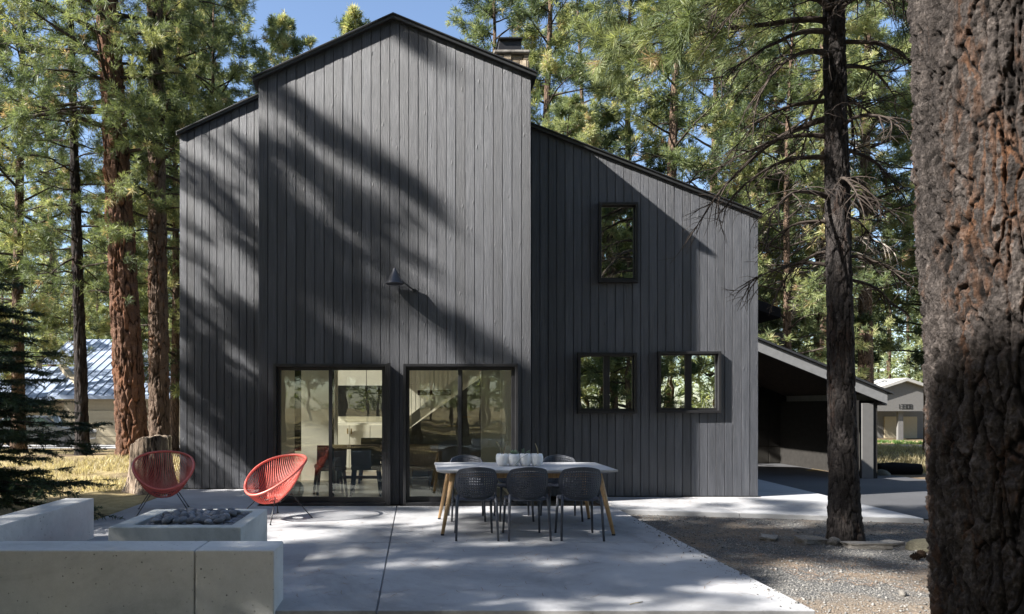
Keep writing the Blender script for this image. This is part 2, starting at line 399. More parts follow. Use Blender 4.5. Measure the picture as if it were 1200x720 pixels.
scene.view_settings.view_transform = 'Standard'; scene.view_settings.look = 'None'; scene.view_settings.exposure = 1.8; scene.view_settings.gamma = 1
scene.cycles.max_bounces = 7; scene.cycles.diffuse_bounces = 3; scene.cycles.glossy_bounces = 3; scene.cycles.transparent_max_bounces = 16
scene.cycles.use_denoising = True

# ------------------------------------------------------------------ ground
def sm(a, b, x):
    t = np.clip((x - a) / (b - a), 0, 1); return t * t * (3 - 2 * t)
def gz(x, y):
    x = np.asarray(x, float); y = np.asarray(y, float)
    right = -.37 * sm(12.5, 18, y) - .6 * sm(24, 50, y)
    left = -.45 * sm(20, 36, y)
    k = sm(-2, 6, x)
    z = -.07 + right * k + left * (1 - k)
    return z
def gzf(x, y): return float(gz(x, y))
def build_ground():
    xs = np.concatenate([np.linspace(-900, -40, 14), np.linspace(-36, 36, 181), np.linspace(40, 900, 14)])
    ys = np.concatenate([np.linspace(-300, -22, 8), np.linspace(-20, 60, 201), np.linspace(66, 1500, 14)])
    X, Y = np.meshgrid(xs, ys); P = np.stack([X.ravel(), Y.ravel(), np.zeros(X.size)], 1)
    Z = gz(P[:, 0], P[:, 1]) + (fbm(P * .5, 3) - .5) * .10 * (1 - ((P[:, 0] > -5.2) & (P[:, 0] < 12) & (P[:, 1] > 0) & (P[:, 1] < 20))) - .012
    P[:, 2] = Z; nx = len(xs)
    i = np.arange(len(ys) - 1)[:, None] * nx + np.arange(nx - 1)[None]; i = i.ravel()
    F = np.stack([i, i + 1, i + nx + 1, i + nx], 1)
    o = link('ground', npmesh('ground', P, F, 4), M['ground'], smooth=True); tag(o, 'dry forest floor of needles and straw grass', 'ground', kind='structure')
build_ground()
def sheet(name, poly, mat, dz, label, step=.5, z=None):
    """polygon draped on the terrain (grid points inside the bounding box, cut by bmesh)"""
    bm = bmesh.new()
    xs = [p[0] for p in poly]; ys = [p[1] for p in poly]
    f = bm.faces.new([bm.verts.new((p[0], p[1], 0)) for p in poly])
    for ax, lo, hi in ((0, min(xs), max(xs)), (1, min(ys), max(ys))):
        n = int((hi - lo) / step)
        for k in range(1, n):
            c = [0, 0, 0]; c[ax] = lo + (hi - lo) * k / n; no = [0, 0, 0]; no[ax] = 1
            bmesh.ops.bisect_plane(bm, geom=bm.verts[:] + bm.edges[:] + bm.faces[:], plane_co=c, plane_no=no)
    for v in bm.verts: v.co.z = gzf(v.co.x, v.co.y) + dz if z is None else z
    bmesh.ops.recalc_face_normals(bm, faces=bm.faces)
    if bm.faces[:][0].normal.z < 0: bmesh.ops.reverse_faces(bm, faces=bm.faces)
    me = bpy.data.meshes.new(name); bm.to_mesh(me); bm.free()
    o = link(name, me, mat); tag(o, label, name.replace('_', ' '), kind='structure'); return o
sheet('gravel_bed', [(-1.5, -1.5), (16, -1.5), (16, 3), (12.5, 7.5), (8.3, 9.1), (6.76, 9.3), (2.8, 9.9), (2.8, 4.6), (-1.5, 4.6)], M['gravel'], .004, 'grey gravel bed in front of the path')
sheet('driveway', [(6.9, 9.35), (8.4, 9.2), (14, 10.4), (30, 15), (32, 19.5), (14.4, 16.4), (13.1, 17.8), (13.1, 23.5), (5.8, 23.5), (5.8, 13.95), (6.95, 13.95)], M['asphalt'], .012, 'dark asphalt driveway running under the carport')
sheet('road', [(12, 35.5), (70, 35.5), (70, 40), (12, 40)], M['asphalt'], .016, 'asphalt road in front of the far garage', 3)
sheet('neighbour_drive', [(-30, 28.8), (-9.6, 28.8), (-9.6, 34.5), (-30, 34.5)], M['patio_concrete'], .012, 'pale concrete apron before the neighbour garage', 2)

# patio slabs with open joints
pm = MB(); g = .006
for x0, x1, y0, y1 in ((-4.2, -.29, 4.98, 7.46), (-.29, 2.92, 4.98, 7.46), (-4.2, -.29, 7.46, 10.16), (-.29, 2.92, 7.46, 10.16)):
    pm.box(x0 + g, x1 - g, y0 + g, y1 - g, -.10, 0)
pm.box(-4.2 + g, -2.38, 10.17, 12.2, -.10, 0)
pm.box(-4.19, 2.9, 5.0, 10.16, -.12, -.022)
tag(pm.build('patio', M['patio_concrete'], bevel=.006), 'smooth grey concrete patio with saw-cut joints', 'patio', kind='structure')
pw = MB()
pw.prism([(2.926, 9.83), (4.5, 9.50), (4.5, 11.16), (2.926, 11.16)], 'z', -.12, 0)
pw.prism([(4.508, 9.50), (6.72, 9.04), (6.80, 11.16), (4.508, 11.16)], 'z', -.12, 0)
pw.prism([(5.66, 11.168), (6.80, 11.168), (6.93, 13.9), (5.66, 13.9)], 'z', -.12, 0)
tag(pw.build('path', M['patio_concrete'], bevel=.006), 'pale concrete path slab around the house corner', 'path', kind='structure')

# ------------------------------------------------------------------ house
house = empty('house', (0, 10.26, 0), label='tall dark board-clad house with stepped gable and two sliding glass doors', cat='house')
YC, YL, YR = 10.26, 12.24, 11.2
S = 78.
def topC(x): return 7.28 - .455 * (-.35 - x) if x < -.35 else 7.28 - .41 * (x + .35)
def topL(x): return 6.33 + .465 * (x + 4.24)
def topR(x): return 6.10 - .392 * (x - 1.72)
DOORS = [(-2.14, -.42, .0, 2.12), (-.20, 1.52, .0, 2.12)]
WIN = [(2.97, 3.62, 3.50, 4.81), (2.63, 3.60, 1.36, 2.36), (3.94, 4.97, 1.37, 2.38)]
def pieces(xa, xb, top, holes, cuts=()):
    xs = sorted({xa, xb, *[h[i] for h in holes for i in (0, 1) if xa < h[i] < xb], *[c for c in cuts if xa < c < xb]})
    for a, b in zip(xs, xs[1:]):
        if b - a < .004: continue
        m = (a + b) / 2; z = 0.; hs = sorted([h for h in holes if h[0] < m < h[1]], key=lambda h: h[2])
        for h in hs:
            if h[2] > z + .01: yield a, b, z, h[2], h[2]
            z = h[3]
        yield a, b, z, top(a), top(b)
def boards(xa, xb, y, top, holes, w, cuts, rs, zb=.012):
    mb = MB(); rng = random.Random(rs); n = round((xb - xa) / w); w = (xb - xa) / n
    for i in range(n):
        a, b = xa + i * w, xa + (i + 1) * w; r = rng.random(); t = .018 + rng.uniform(-.002, .002); gp = .0035; ch = .004
        for x0, x1, z0, zl, zr in pieces(a, b, top, holes, cuts):
            z0 = max(z0, zb)
            l = gp if abs(x0 - a) < 1e-6 else 0; rr = gp if abs(x1 - b) < 1e-6 else 0
            cl = ch if l else 0; cr = ch if rr else 0
            x0 += l; x1 -= rr
            vs = [(x0, y, z0), (x0 , y - t + cl, z0), (x0 + cl, y - t, z0), (x1 - cr, y - t, z0), (x1, y - t + cr, z0), (x1, y, z0)]
            vt = [(v[0], v[1], zl + (zr - zl) * (v[0] - x0) / (x1 - x0)) for v in vs]
            fs = [(k, k + 1, k + 7, k + 6) for k in range(5)] + [(5, 4, 3, 2, 1, 0), (6, 7, 8, 9, 10, 11)]
            mb.add(vs + vt, fs, r)
    return mb
def wallback(xa, xb, y0, y1, top, holes, cuts):
    mb = MB()
    for a, b, z0, zl, zr in pieces(xa, xb, top, holes, cuts):
        mb.prism([(a, z0), (b, z0), (b, zr), (a, zl)], 'y', y0, y1)
    return mb
boards(-2.37, 1.72, YC, topC, DOORS, .1415, (-.35,), 1).build('front_cladding', M['clad'], house)
wallback(-2.36, 1.715, YC + .001, YC + .14, topC, DOORS, (-.35,)).build('front_wall', M['backing'], house)
boards(-4.24, -2.37, YL, topL, [], .138, (), 2).build('left_cladding', M['clad'], house)
wallback(-4.235, -2.38, YL + .001, YL + .14, topL, [], ()).build('left_wall', M['backing'], house)
boards(1.745, 5.60, YR, topR, WIN, .140, (), 3).build('right_cladding', M['clad'], house)
wallback(1.72, 5.595, YR + .001, YR + .14, topR, WIN, ()).build('right_wall', M['backing'], house)
# returns and side walls
sw = MB()
sw.prism([(YC + .01, 0.01), (YR + 6.2, 0.01), (YR + 6.2, topC(1.72) - .01), (YC + .01, topC(1.72) - .01)], 'x', 1.62, 1.70, .4)
sw.prism([(YC + .01, 0.01), (YL + .0, 0.01), (YL + .0, topC(-2.37) - .01), (YC + .01, topC(-2.37) - .01)], 'x', -2.355, -2.28, .5)
sw.prism([(YC + .14, 3.7), (19, 3.7), (19, topC(-2.37) - .01), (YC + .14, topC(-2.37) - .01)], 'x', -2.35, -2.29, .5)
sw.prism([(YR + .14, 0.01), (19, 0.01), (19, topR(5.59) - .01), (YR + .14, topR(5.59) - .01)], 'x', 5.52, 5.59, .6)
# left outer wall, unseen; tall openings added to let sun into the room
for a, b, z0, z1 in ((YL + .14, 12.40, 0, 6.3), (12.40, 15.2, 0, .25), (12.40, 13.34, 3.42, 6.3), (13.34, 15.2, 5.6, 6.3), (15.2, 19, 0, 6.3)):
    sw.box(-4.23, -4.16, a, b, z0 + .01, z1, .3)
sw.box(-4.16, -3.55, 18.9, 19, .01, 6.3, .3)
sw.box(-3.55, 5.52, 18.9, 19, .01, 4.6, .3)
sw.build('side_wall', M['clad'], house)
# roofs
def roofpoly(xa, xb, top, t, ext=(.04, .04), cuts=()):
    xs = [xa - ext[0]] + [c for c in cuts] + [xb + ext[1]]
    lo = [(x, top(x) + .002) for x in xs]; hi = [(x, top(x) + t) for x in xs]
    return lo + hi[::-1]
rf = MB(); rf.prism(roofpoly(-2.40, 1.75, topC, .09, (.05, .05), (-.35,)), 'y', YC - .075, 19.2)
roofC = rf.build('roof', M['roof_metal'], house, bevel=.008)
rf = MB(); rf.prism(roofpoly(-4.24, -2.42, topL, .085, (.05, 0)), 'y', YL - .06, 19.2); rf.build('roof', M['roof_metal'], house, bevel=.008)
rf = MB(); rf.prism(roofpoly(1.765, 5.60, topR, .085, (0, .05)), 'y', YR - .06, 19.2); rf.build('roof', M['roof_metal'], house, bevel=.008)
# raised drip edge strip along each front eave
dr = MB()
dr.prism([(x, z + .055) for x, z in roofpoly(-2.40, 1.75, topC, .012, (.06, .06), (-.35,))], 'y', YC - .092, YC - .078)
dr.prism([(x, z + .055) for x, z in roofpoly(-4.24, -2.42, topL, .012, (.06, 0))], 'y', YL - .077, YL - .063)
dr.prism([(x, z + .055) for x, z in roofpoly(1.765, 5.60, topR, .012, (0, .06))], 'y', YR - .077, YR - .063)
dr.build('drip_edge', M['black_metal'], house)
# chimney
def chimney():
    cx0, cx1, cy0, cy1 = 1.50, 2.14, 13.0, 13.7
    c = MB(); rng = random.Random(4)
    c.box(cx0 + .05, cx1 - .05, cy0 + .05, cy1 - .05, 6.0, 8.17)
    z = 6.9
    while z < 8.1:
        h = rng.uniform(.09, .15); h = min(h, 8.18 - z)
        for face in range(4):
            p = 0.; L = (cx1 - cx0) if face % 2 == 0 else (cy1 - cy0)
            while p < L - .03:
                wd = min(rng.uniform(.10, .24), L - p); k = rng.uniform(-.02, .02)
                if face == 0: c.box(cx0 + p + .006, cx0 + p + wd - .006, cy0 - k, cy0 + .06, z + .005, z + h - .005, rng.random())
                elif face == 1: c.box(cx1 - .06, cx1 + k, cy0 + p + .006, cy0 + p + wd - .006, z + .005, z + h - .005, rng.random())
                elif face == 2: c.box(cx0 + p + .006, cx0 + p + wd - .006, cy1 - .06, cy1 + k, z + .005, z + h - .005, rng.random())
                else: c.box(cx0 + k, cx0 + .06, cy0 + p + .006, cy0 + p + wd - .006, z + .005, z + h - .005, rng.random())
                p += wd
        z += h
    ch = c.build('chimney', M['chimney_stone'], roofC, bevel=.018)
    k = MB(); k.box(cx0 - .03, cx1 + .02, cy0 - .05, cy1 + .05, 8.185, 8.25)
    k.build('chimney_slab', M['rock'], roofC, bevel=.02)
    k = MB(); k.prism([(cx0 + .05, 8.252), (cx1 - .13, 8.252), (cx1 - .13, 8.50), (cx0 + .09, 8.50)], 'y', cy0 + .08, cy1 - .08)
    k.box(cx0 + .06, cx1 - .11, cy0 + .03, cy1 - .03, 8.50, 8.53)
    k.build('chimney_cap', M['black_metal'], roofC, bevel=.006)
chimney()
# sliding doors
def slider(x0, x1, z1, handle):
    f = MB(); y0, y1 = YC - .085, YC + .10; t = .045
    f.box(x0 + .002, x0 + t, y0, y1, .012, z1); f.box(x1 - t, x1 - .002, y0, y1, .012, z1); f.box(x0 + t, x1 - t, y0, y1, z1 - t, z1 - .002); f.box(x0 + t, x1 - t, y0 - .02, y1, .006, .045)
    if handle: f.box(x1 - t + .03, x1 + .035, y0 - .035, y0 - .001, .012, z1 + .01)
    d = f.build('sliding_door', M['black_metal'], house, bevel=.004)
    m = (x0 + x1) / 2
    for k, (a, b, yy) in enumerate(((x0 + t, m + .035, YC + .03), (m - .035, x1 - t, YC - .03))):
        s = MB(); q = .052
        s.box(a, a + q, yy, yy + .045, .045, z1 - t); s.box(b - q, b, yy, yy + .045, .045, z1 - t)
        s.box(a + q, b - q, yy, yy + .045, .045, .045 + .075); s.box(a + q, b - q, yy, yy + .045, z1 - t - .05, z1 - t)
        s.build('sash', M['black_metal'], d, bevel=.003)
        s = MB(); s.box(a + q, b - q, yy + .02, yy + .024, .118, z1 - t - .048); s.build('pane', M['door_glass'], d)
    if handle:
        s = MB(); s.box(x1 - t - .035, x1 - t - .005, YC - .075, YC - .031, .95, 1.16); s.build('handle', M['black_metal'], d, bevel=.006)
slider(*DOORS[0][:2], DOORS[0][3], True); slider(*DOORS[1][:2], DOORS[1][3], False)
# windows of the right wing
def window(x0, x1, z0, z1, n):
    f = MB(); y0, y1 = YR - .085, YR + .08; t = .045
    f.box(x0 + .002, x0 + t, y0, y1, z0 + .002, z1 - .002); f.box(x1 - t, x1 - .002, y0, y1, z0 + .002, z1 - .002)
    f.box(x0 + t, x1 - t, y0, y1, z1 - t, z1 - .002); f.box(x0 + t, x1 - t, y0, y1, z0 + .002, z0 + t)
    wdw = f.build('window', M['black_metal'], house, bevel=.004)
    L = (x1 - x0 - 2 * t) / n
    for k in range(n):
        a = x0 + t + k * L; b = a + L; q = .022 if n == 1 else .058
        s = MB(); yy = YR - .02
        l = q if k == 0 else q * .9; r = q if k == n - 1 else q * .9
        if k == 0: l = .015
        if k == n - 1: r = .02
        s.box(a, a + l, yy, yy + .05, z0 + t, z1 - t); s.box(b - r, b, yy, yy + .05, z0 + t, z1 - t)
        s.box(a + l, b - r, yy, yy + .05, z1 - t - .02, z1 - t); s.box(a + l, b - r, yy, yy + .05, z0 + t, z0 + t + .04)
        s.build('sash', M['black_metal'], wdw, bevel=.002)
        s = MB(); s.box(a + l, b - r, yy + .02, yy + .024, z0 + t + .038, z1 - t - .018); s.build('pane', M['window_glass'], wdw)
window(*WIN[0], 1); window(*WIN[1], 2); window(*WIN[2], 2)
# unseen window in the left outer wall, tall bays added to brighten the interior
f = MB()
for a, zz in ((12.40, 3.42), (13.32, 5.6), (14.26, 5.6), (15.16, 5.6)): f.box(-4.235, -4.155, a, a + .04, .25, zz)
f.box(-4.234, -4.156, 12.44, 15.16, .25, .29); f.box(-4.234, -4.156, 12.44, 13.32, 3.38, 3.42); f.box(-4.234, -4.156, 13.36, 15.16, 5.56, 5.6)
lw = f.build('window', M['black_metal'], house)
f = MB(); f.box(-4.20, -4.196, 12.44, 13.32, .29, 3.38); f.box(-4.20, -4.196, 13.36, 15.16, .29, 5.56); f.build('pane', M['door_glass'], lw)
# interior
i = MB()
i.box(-4.155, 1.60, 15.7, 15.8, .02, .45); i.box(-4.155, -3.35, 15.7, 15.8, .45, 2.4); i.box(-2.60, 1.60, 15.7, 15.8, .45, 3.7); i.box(-4.155, -2.60, 15.7, 15.8, 2.4, 5.94); i.box(-2.60, -2.36, 15.7, 15.8, 3.7, 5.94)
i.box(-2.26, -1.55, 13.4, 13.5, .02, 3.6)
i.box(-4.155, -2.36, YL + .145, YL + .20, .02, 3.6)
i.box(-2.275, -2.22, YC + .145, YL + .20, .02, 3.6)
i.box(1.52, 1.60, YC + .145, 15.7, .02, 3.6)
i.box(1.16, 1.50, 12.2, 12.3, .02, 3.6)
i.build('interior_wall', M['cream_paint'], house)
i = MB(); i.box(-4.155, -2.36, YL + .2, 15.8, 5.95, 6.0); i.build('ceiling', M['white_paint'], house); i = MB(); i.box(-2.28, 1.515, YC + .145, 15.69, 3.6, 3.7); i.build('ceiling', M['white_paint'], house)
i = MB(); i.box(-4.155, 1.61, YL + .2, 15.8, -.05, .015); i.box(-2.28, 1.61, YC + .1, YL + .2, -.05, .0149); i.build('interior_floor', M['interior_floor'], house)
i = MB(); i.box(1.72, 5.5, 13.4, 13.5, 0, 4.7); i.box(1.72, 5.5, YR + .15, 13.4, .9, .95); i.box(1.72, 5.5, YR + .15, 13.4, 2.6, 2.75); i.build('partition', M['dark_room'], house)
f = MB(); f.box(-3.35, -3.31, 15.69, 15.81, .45, 2.4); f.box(-2.64, -2.60, 15.69, 15.81, .45, 2.4); f.box(-3.31, -2.64, 15.69, 15.81, 2.36, 2.4); f.box(-3.31, -2.64, 15.69, 15.81, .45, .49); f.box(-3.0, -2.96, 15.69, 15.81, .49, 2.36)
f.build('window', M['walnut'], house)
# built in cabinets at the back
cb = MB(); cb.box(-1.95, .35, 15.25, 15.68, .02, 1.10)
cab = cb.build('cabinet', M['cream_paint'], house)
for k in range(5):
    a = -1.95 + .46 * k; d = MB(); d.box(a + .006, a + .454, 15.225, 15.249, .10, 1.06); dd = d.build('cabinet_door', M['cream_paint'], cab, bevel=.003)
    kx = a + (.42 if k % 2 == 0 else .04); d = MB(); d.tube([(kx, 15.20, .86), (kx, 15.19, .98)], .016, 8); d.build('handle', M['brass'], cab)
# stairs behind the right door
st = MB(); x0, z0, x1, z1 = -.20, 1.12, 1.35, 2.35
sl_ = (z1 - z0) / (x1 - x0)
st.prism([(x0 - .2, z0 - .2 * sl_ - .12), (x1 + .2, z1 + .2 * sl_ - .12), (x1 + .2, z1 + .2 * sl_ + .12), (x0 - .2, z0 - .2 * sl_ + .12)], 'y', 13.5, 13.55)
stair = st.build('staircase', M['cream_paint'], house)
bl = MB()
for k in range(17):
    x = x0 + .09 * k; z = z0 + sl_ * (x - x0) + .12; bl.box(x, x + .012, 13.51, 13.525, z, z + .95)
bl.bar((x0, 13.517, z0 + 1.08), (x1, 13.517, z1 + 1.08), .04, .04)
bl.build('railing', M['white_paint'], stair)
tr = MB()
for k in range(14):
    x = -.55 + k * .23; z = .20 + k * .18; tr.box(x, x + .26, 13.56, 14.5, z - .03, z)
tr.build('stair_tread', M['oak'], stair)
i = MB(); i.prism([(-.3, .02), (1.5, .02), (1.5, 2.2), (-.3, .92)], 'y', 13.56, 13.6); i.build('stair_panel', M['grey_fascia'], stair)
# entry roof on the right side of the house
er = MB(); er.prism([(5.6, 3.95), (7.48, 3.28), (7.48, 3.48), (7.36, 3.54), (5.6, 4.16)], 'y', 14.0, 17.0); er.build('entry_roof', M['backing'], house, bevel=.01)

# wall lamp
wl = empty('wall_lamp', (-.03, YC - .02, 3.22), label='small black cone lamp on an arm above the doors', cat='wall lamp')
lx, ly, lz = -.322, YC - .17, 3.29
c = MB(); c.lathe([(.128, 0), (.130, .006), (.012, .235), (.004, .243)], (lx, ly, lz), 40); c.build('lamp_shade', M['lamp_metal'], wl, smooth=False)
c = MB(); c.tube([(lx + .05, ly + .01, lz + .09), (-.03, YC - .03, 3.215)], .008, 10); c.build('arm', M['black_metal'], wl, smooth=True)
c = MB(); c.tube([(-.03, YC - .018, 3.215), (-.03, YC - .04, 3.215)], .032, 18); c.build('wall_mount', M['black_metal'], wl)

# ------------------------------------------------------------------ interior furniture
tv = MB(); tv.box(-1.80, -.62, 15.62, 15.69, 1.24, 1.95)
tag(tv.build('television', M['screen'], bevel=.01), 'wide black flat television above the cream cabinets indoors', 'television')
def pendant(x0, x1, y, z, label, mat):
    p = empty('pendant_lamp', ((x0 + x1) / 2, y, z), label=label, cat='pendant lamp', group='linear pendant lamps indoors')
    a = MB(); a.box(x0, x1, y - .05, y + .05, z, z + .09); a.build('lamp_shade', mat, p, bevel=.008)
    a = MB(); a.tube([((x0 + x1) / 2, y, z + .09), ((x0 + x1) / 2, y, 3.6)], .006, 6); a.build('rod', M['black_metal'], p)
pendant(-1.27, -.62, 12.9, 1.70, 'linear black pendant lamp hanging before the television', M['black_metal'])
pendant(.02, .62, 12.4, 1.68, 'linear wooden pendant lamp hanging before the staircase', M['walnut'])
it = empty('dining_table', (-.6, 12.3, .015), label='dark wooden dining table inside behind the left glass door', cat='table')
a = MB(); a.box(-1.55, .35, 11.9, 12.75, .73, .765); a.build('tabletop', M['walnut'], it, bevel=.006)
for x in (-1.45, .25):
    for y in (12.0, 12.65):
        a = MB(); a.bar((x, y, .015), (x, y, .73), .06); a.build('leg', M['walnut'], it)
a = MB(); a.bar((-1.4, 12.32, .2), (.2, 12.32, .2), .05); a.build('stretcher', M['walnut'], it)
def inchair(x, y, rz, seat, leg, label, w=.48):
    c = empty('indoor_chair', (x, y, .015), rz, label, 'chair', 'dining chairs indoors')
    a = MB(); a.box(-w / 2, w / 2, -.23, .25, .42, .50); a.build('seat', seat, c, bevel=.025, off=(0, 0, 0))
    a = MB(); n = 9
    for k in range(n - 1):
        t0, t1 = k / (n - 1) * 2 - 1, (k + 1) / (n - 1) * 2 - 1
        f_ = lambda t: (t * w / 2, -.25 + .06 * t * t)
        (xa, ya), (xb, yb) = f_(t0), f_(t1)
        a.add([(xa, ya, .50), (xb, yb, .50), (xb, yb + .03, .50), (xa, ya + .03, .50), (xa, ya - .06, .84), (xb, yb - .06, .84), (xb, yb - .03, .84), (xa, ya - .03, .84)],
              [(0, 3, 2, 1), (4, 5, 6, 7), (0, 1, 5, 4), (2, 3, 7, 6)] + ([(3, 0, 4, 7)] if k == 0 else []) + ([(1, 2, 6, 5)] if k == n - 2 else []))
    a.build('backrest', seat, c, off=(0, 0, 0))
    for sx in (-1, 1):
        for sy in (-1, 1):
            a = MB(); a.bar((sx * .24, .01 + sy * .25, 0), (sx * .2, .01 + sy * .2, .42), .028, .028, .04, .04); a.build('leg', leg, c, off=(0, 0, 0))
    return c
inchair(-1.42, 11.25, 0.25, M['walnut'], M['walnut'], 'brown wooden dining chair indoors near the left glass pane')
inchair(-.83, 11.35, 0.0, M['grey_fabric'], M['black_metal'], 'dark upholstered dining chair indoors behind the door handle')
inchair(-.85, 13.2, PI, M['grey_fabric'], M['black_metal'], 'dark dining chair on the far side of the indoor table')
inchair(.1, 11.5, .1, M['oak'], M['oak'], 'pale dining chair indoors behind the right glass door')
a = MB(); a.lathe([(.07, 0), (.13, .05), (.16, .13), (.15, .21), (.11, .27), (.09, .28)], (-1.93, 10.75, .015), 28)
tag(a.build('floor_vase', M['sage_ceramic'], smooth=True), 'round pale green vase on the floor inside the glass door', 'vase')

# ------------------------------------------------------------------ bench walls and fire pit
b = MB(); b.box(-3.95, -1.605 - .004, 4.94, 5.285, -.12, .45); b.box(-1.605 + .004, -1.03, 4.94, 5.285, -.12, .45); b.box(-3.9, -1.1, 4.96, 5.265, -.12, .435)
tag(b.build('bench_wall', M['bench_concrete'], bevel=.010), 'low concrete bench wall with a cast joint in the foreground', 'bench wall', 'concrete bench walls round the fire pit')
b = MB(); b.box(-3.96, -3.64, 5.30, 7.71, -.12, .45)
tag(b.build('bench_wall', M['bench_concrete'], bevel=.010), 'low concrete bench wall running back beside the dark spruce', 'bench wall', 'concrete bench walls round the fire pit')
fp = empty('fire_pit', (-2.18, 6.15, 0), label='square pale concrete fire pit filled with smooth stones', cat='fire pit')
b = MB(); x0, x1, y0, y1 = -2.78, -1.58, 6.15, 7.24; rx, ry = .13, .13
b.box(x0, x1, y0, y0 + ry, 0.002, .40); b.box(x0, x1, y1 - ry, y1, 0.002, .40); b.box(x0, x0 + rx + .05, y0 + ry, y1 - ry, 0.002, .3999); b.box(x1 - rx, x1, y0 + ry, y1 - ry, 0.002, .3999)
def union_ring():
    bm = bmesh.new()
    o = [(x0, y0), (x1, y0), (x1, y1), (x0, y1)]; n = [(x0 + .17, y0 + .13), (x1 - .12, y0 + .13), (x1 - .12, y1 - .13), (x0 + .17, y1 - .13)]
    z0_, z1_ = .002, .40
    vo0 = [bm.verts.new((*p, z0_)) for p in o]; vo1 = [bm.verts.new((*p, z1_)) for p in o]; vi0 = [bm.verts.new((*p, z0_)) for p in n]; vi1 = [bm.verts.new((*p, z1_)) for p in n]
    for k in range(4):
        j = (k + 1) % 4
        bm.faces.new((vo0[k], vo0[j], vo1[j], vo1[k])); bm.faces.new((vo1[k], vo1[j], vi1[j], vi1[k])); bm.faces.new((vi1[k], vi1[j], vi0[j], vi0[k])); bm.faces.new((vi0[k], vi0[j], vo0[j], vo0[k]))
    bmesh.ops.transform(bm, matrix=Matrix.Translation((2.18, -6.15, 0)), verts=bm.verts)
    me = bpy.data.meshes.new('surround'); bm.to_mesh(me); bm.free(); return me
link('surround', union_ring(), M['pit_concrete'], fp, bevel=.010)
b = MB(); b.box(-2.605, -1.705, 6.285, 7.105, .01, .33); b.build('tray', M['backing'], fp)
def pebble_mesh(seed, sub=2, amp=.18):
    bm = bmesh.new(); bmesh.ops.create_icosphere(bm, subdivisions=sub, radius=1.)
    P = np.array([v.co for v in bm.verts]); n = fbm(P * 1.1 + seed * 7.7, 2, seed) - .5
    for v, k in zip(bm.verts, n): v.co *= 1 + amp * 2 * k
    me = bpy.data.meshes.new('stone'); bm.to_mesh(me); bm.free(); me.shade_smooth(); return me
pebs = [pebble_mesh(k, 3, .22) for k in range(6)]
rng = random.Random(11)
def stone(loc, sc, rot, me, mat, name='river_stone', label='smooth grey river stone heaped in the fire pit', cat='stone', group='smooth stones in the fire pit'):
    if not len(me.materials): me.materials.append(mat)
    o = bpy.data.objects.new(name, me); COL.objects.link(o); o.location = loc; o.scale = sc; o.rotation_euler = rot; tag(o, label, cat, group); return o
placed = []
for layer, (zz, cnt) in enumerate(((.355, 110), (.41, 90))):
    tries = 0; got = 0
    while got < cnt and tries < 6000:
        tries += 1
        x = rng.uniform(-2.56, -1.75); y = rng.uniform(6.32, 7.08); r = rng.uniform(.032, .055)
        if layer and (x < -2.47 or x > -1.83 or y < 6.40 or y > 7.0): continue
        if any((x - p[0]) ** 2 + (y - p[1]) ** 2 < ((r + p[2]) * .80) ** 2 for p in placed if p[3] == layer): continue
        placed.append((x, y, r, layer)); got += 1
        stone((x, y, zz + rng.uniform(-.008, .012)), (r * rng.uniform(1, 1.3), r * rng.uniform(.85, 1.1), r * rng.uniform(.62, .8)), (rng.uniform(-.4, .4), rng.uniform(-.4, .4), rng.uniform(0, 6)), rng.choice(pebs), M['pebble'])

# ------------------------------------------------------------------ coral cord chairs
def cord_chair(loc, rz, label):
    e = empty('cord_chair', loc, rz, label, 'lounge chair', 'coral cord lounge chairs by the fire pit'); Z = (0, 0, 0)
    N = 96
    def rim(t):
        q = math.sin(t); x = .405 * math.cos(t) * (1 + .03 * q)
        return Vector((x, .01 + .39 * q, .615 + .235 * q + .03 * math.cos(2 * t)))
    def low(t): return Vector((.085 * math.cos(t), -.01 + .06 * math.sin(t), .235 + .02 * math.sin(t)))
    m = MB(); m.tube([rim(2 * PI * k / N) for k in range(N)], .0165, 10, True); m.build('rim', M['coral_cord'], e, smooth=True, off=Z)
    m = MB(); m.tube([low(2 * PI * k / 24) for k in range(24)], .009, 8, True); m.build('seat_ring', M['coral_cord'], e, smooth=True, off=Z)
    m = MB(); NC = 78
    for k in range(NC):
        t = 2 * PI * (k + .5) / NC; a, c = rim(t), low(t)
        pts = []
        for s_ in range(7):
            u = s_ / 6; p = a.lerp(c, u); sag = math.sin(PI * u) * .045; p.z -= sag * 1.1; p.x += math.cos(t) * sag * .5; p.y += math.sin(t) * sag * .5; pts.append(p)
        m.tube(pts, .0050, 5)
    m.build('cord', M['coral_cord'], e, smooth=True, off=Z)
    for sx, fy, ty in ((-1, -.36, -.12), (1, -.36, -.12), (-1, .34, .15), (1, .34, .15)):
        m = MB(); m.tube([(sx * .05, ty * .3, .215), (sx * .15, ty, .30 - (.0 if ty < 0 else -.03)), (sx * .34, fy, .008)], .0065, 8); m.build('leg', M['black_metal'], e, smooth=True, off=Z)
        m = MB(); m.lathe([(.013, 0), (.013, .012)], (sx * .34, fy, .001), 10); m.build('foot', M['black_metal'], e, off=Z)
    m = MB()
    m.tube([(-.15, -.12, .302), (0, -.16, .262), (.15, -.12, .302)], .006, 8); m.tube([(-.15, .15, .332), (0, .17, .29), (.15, .15, .332)], .006, 8)
    m.build('brace', M['black_metal'], e, smooth=True, off=Z)
    return e
cord_chair((-3.56, 9.62, .001), R(20), 'coral red cord chair in front of the tree stump')
cord_chair((-1.87, 9.02, .001), R(-38), 'coral red cord chair in front of the left glass door')

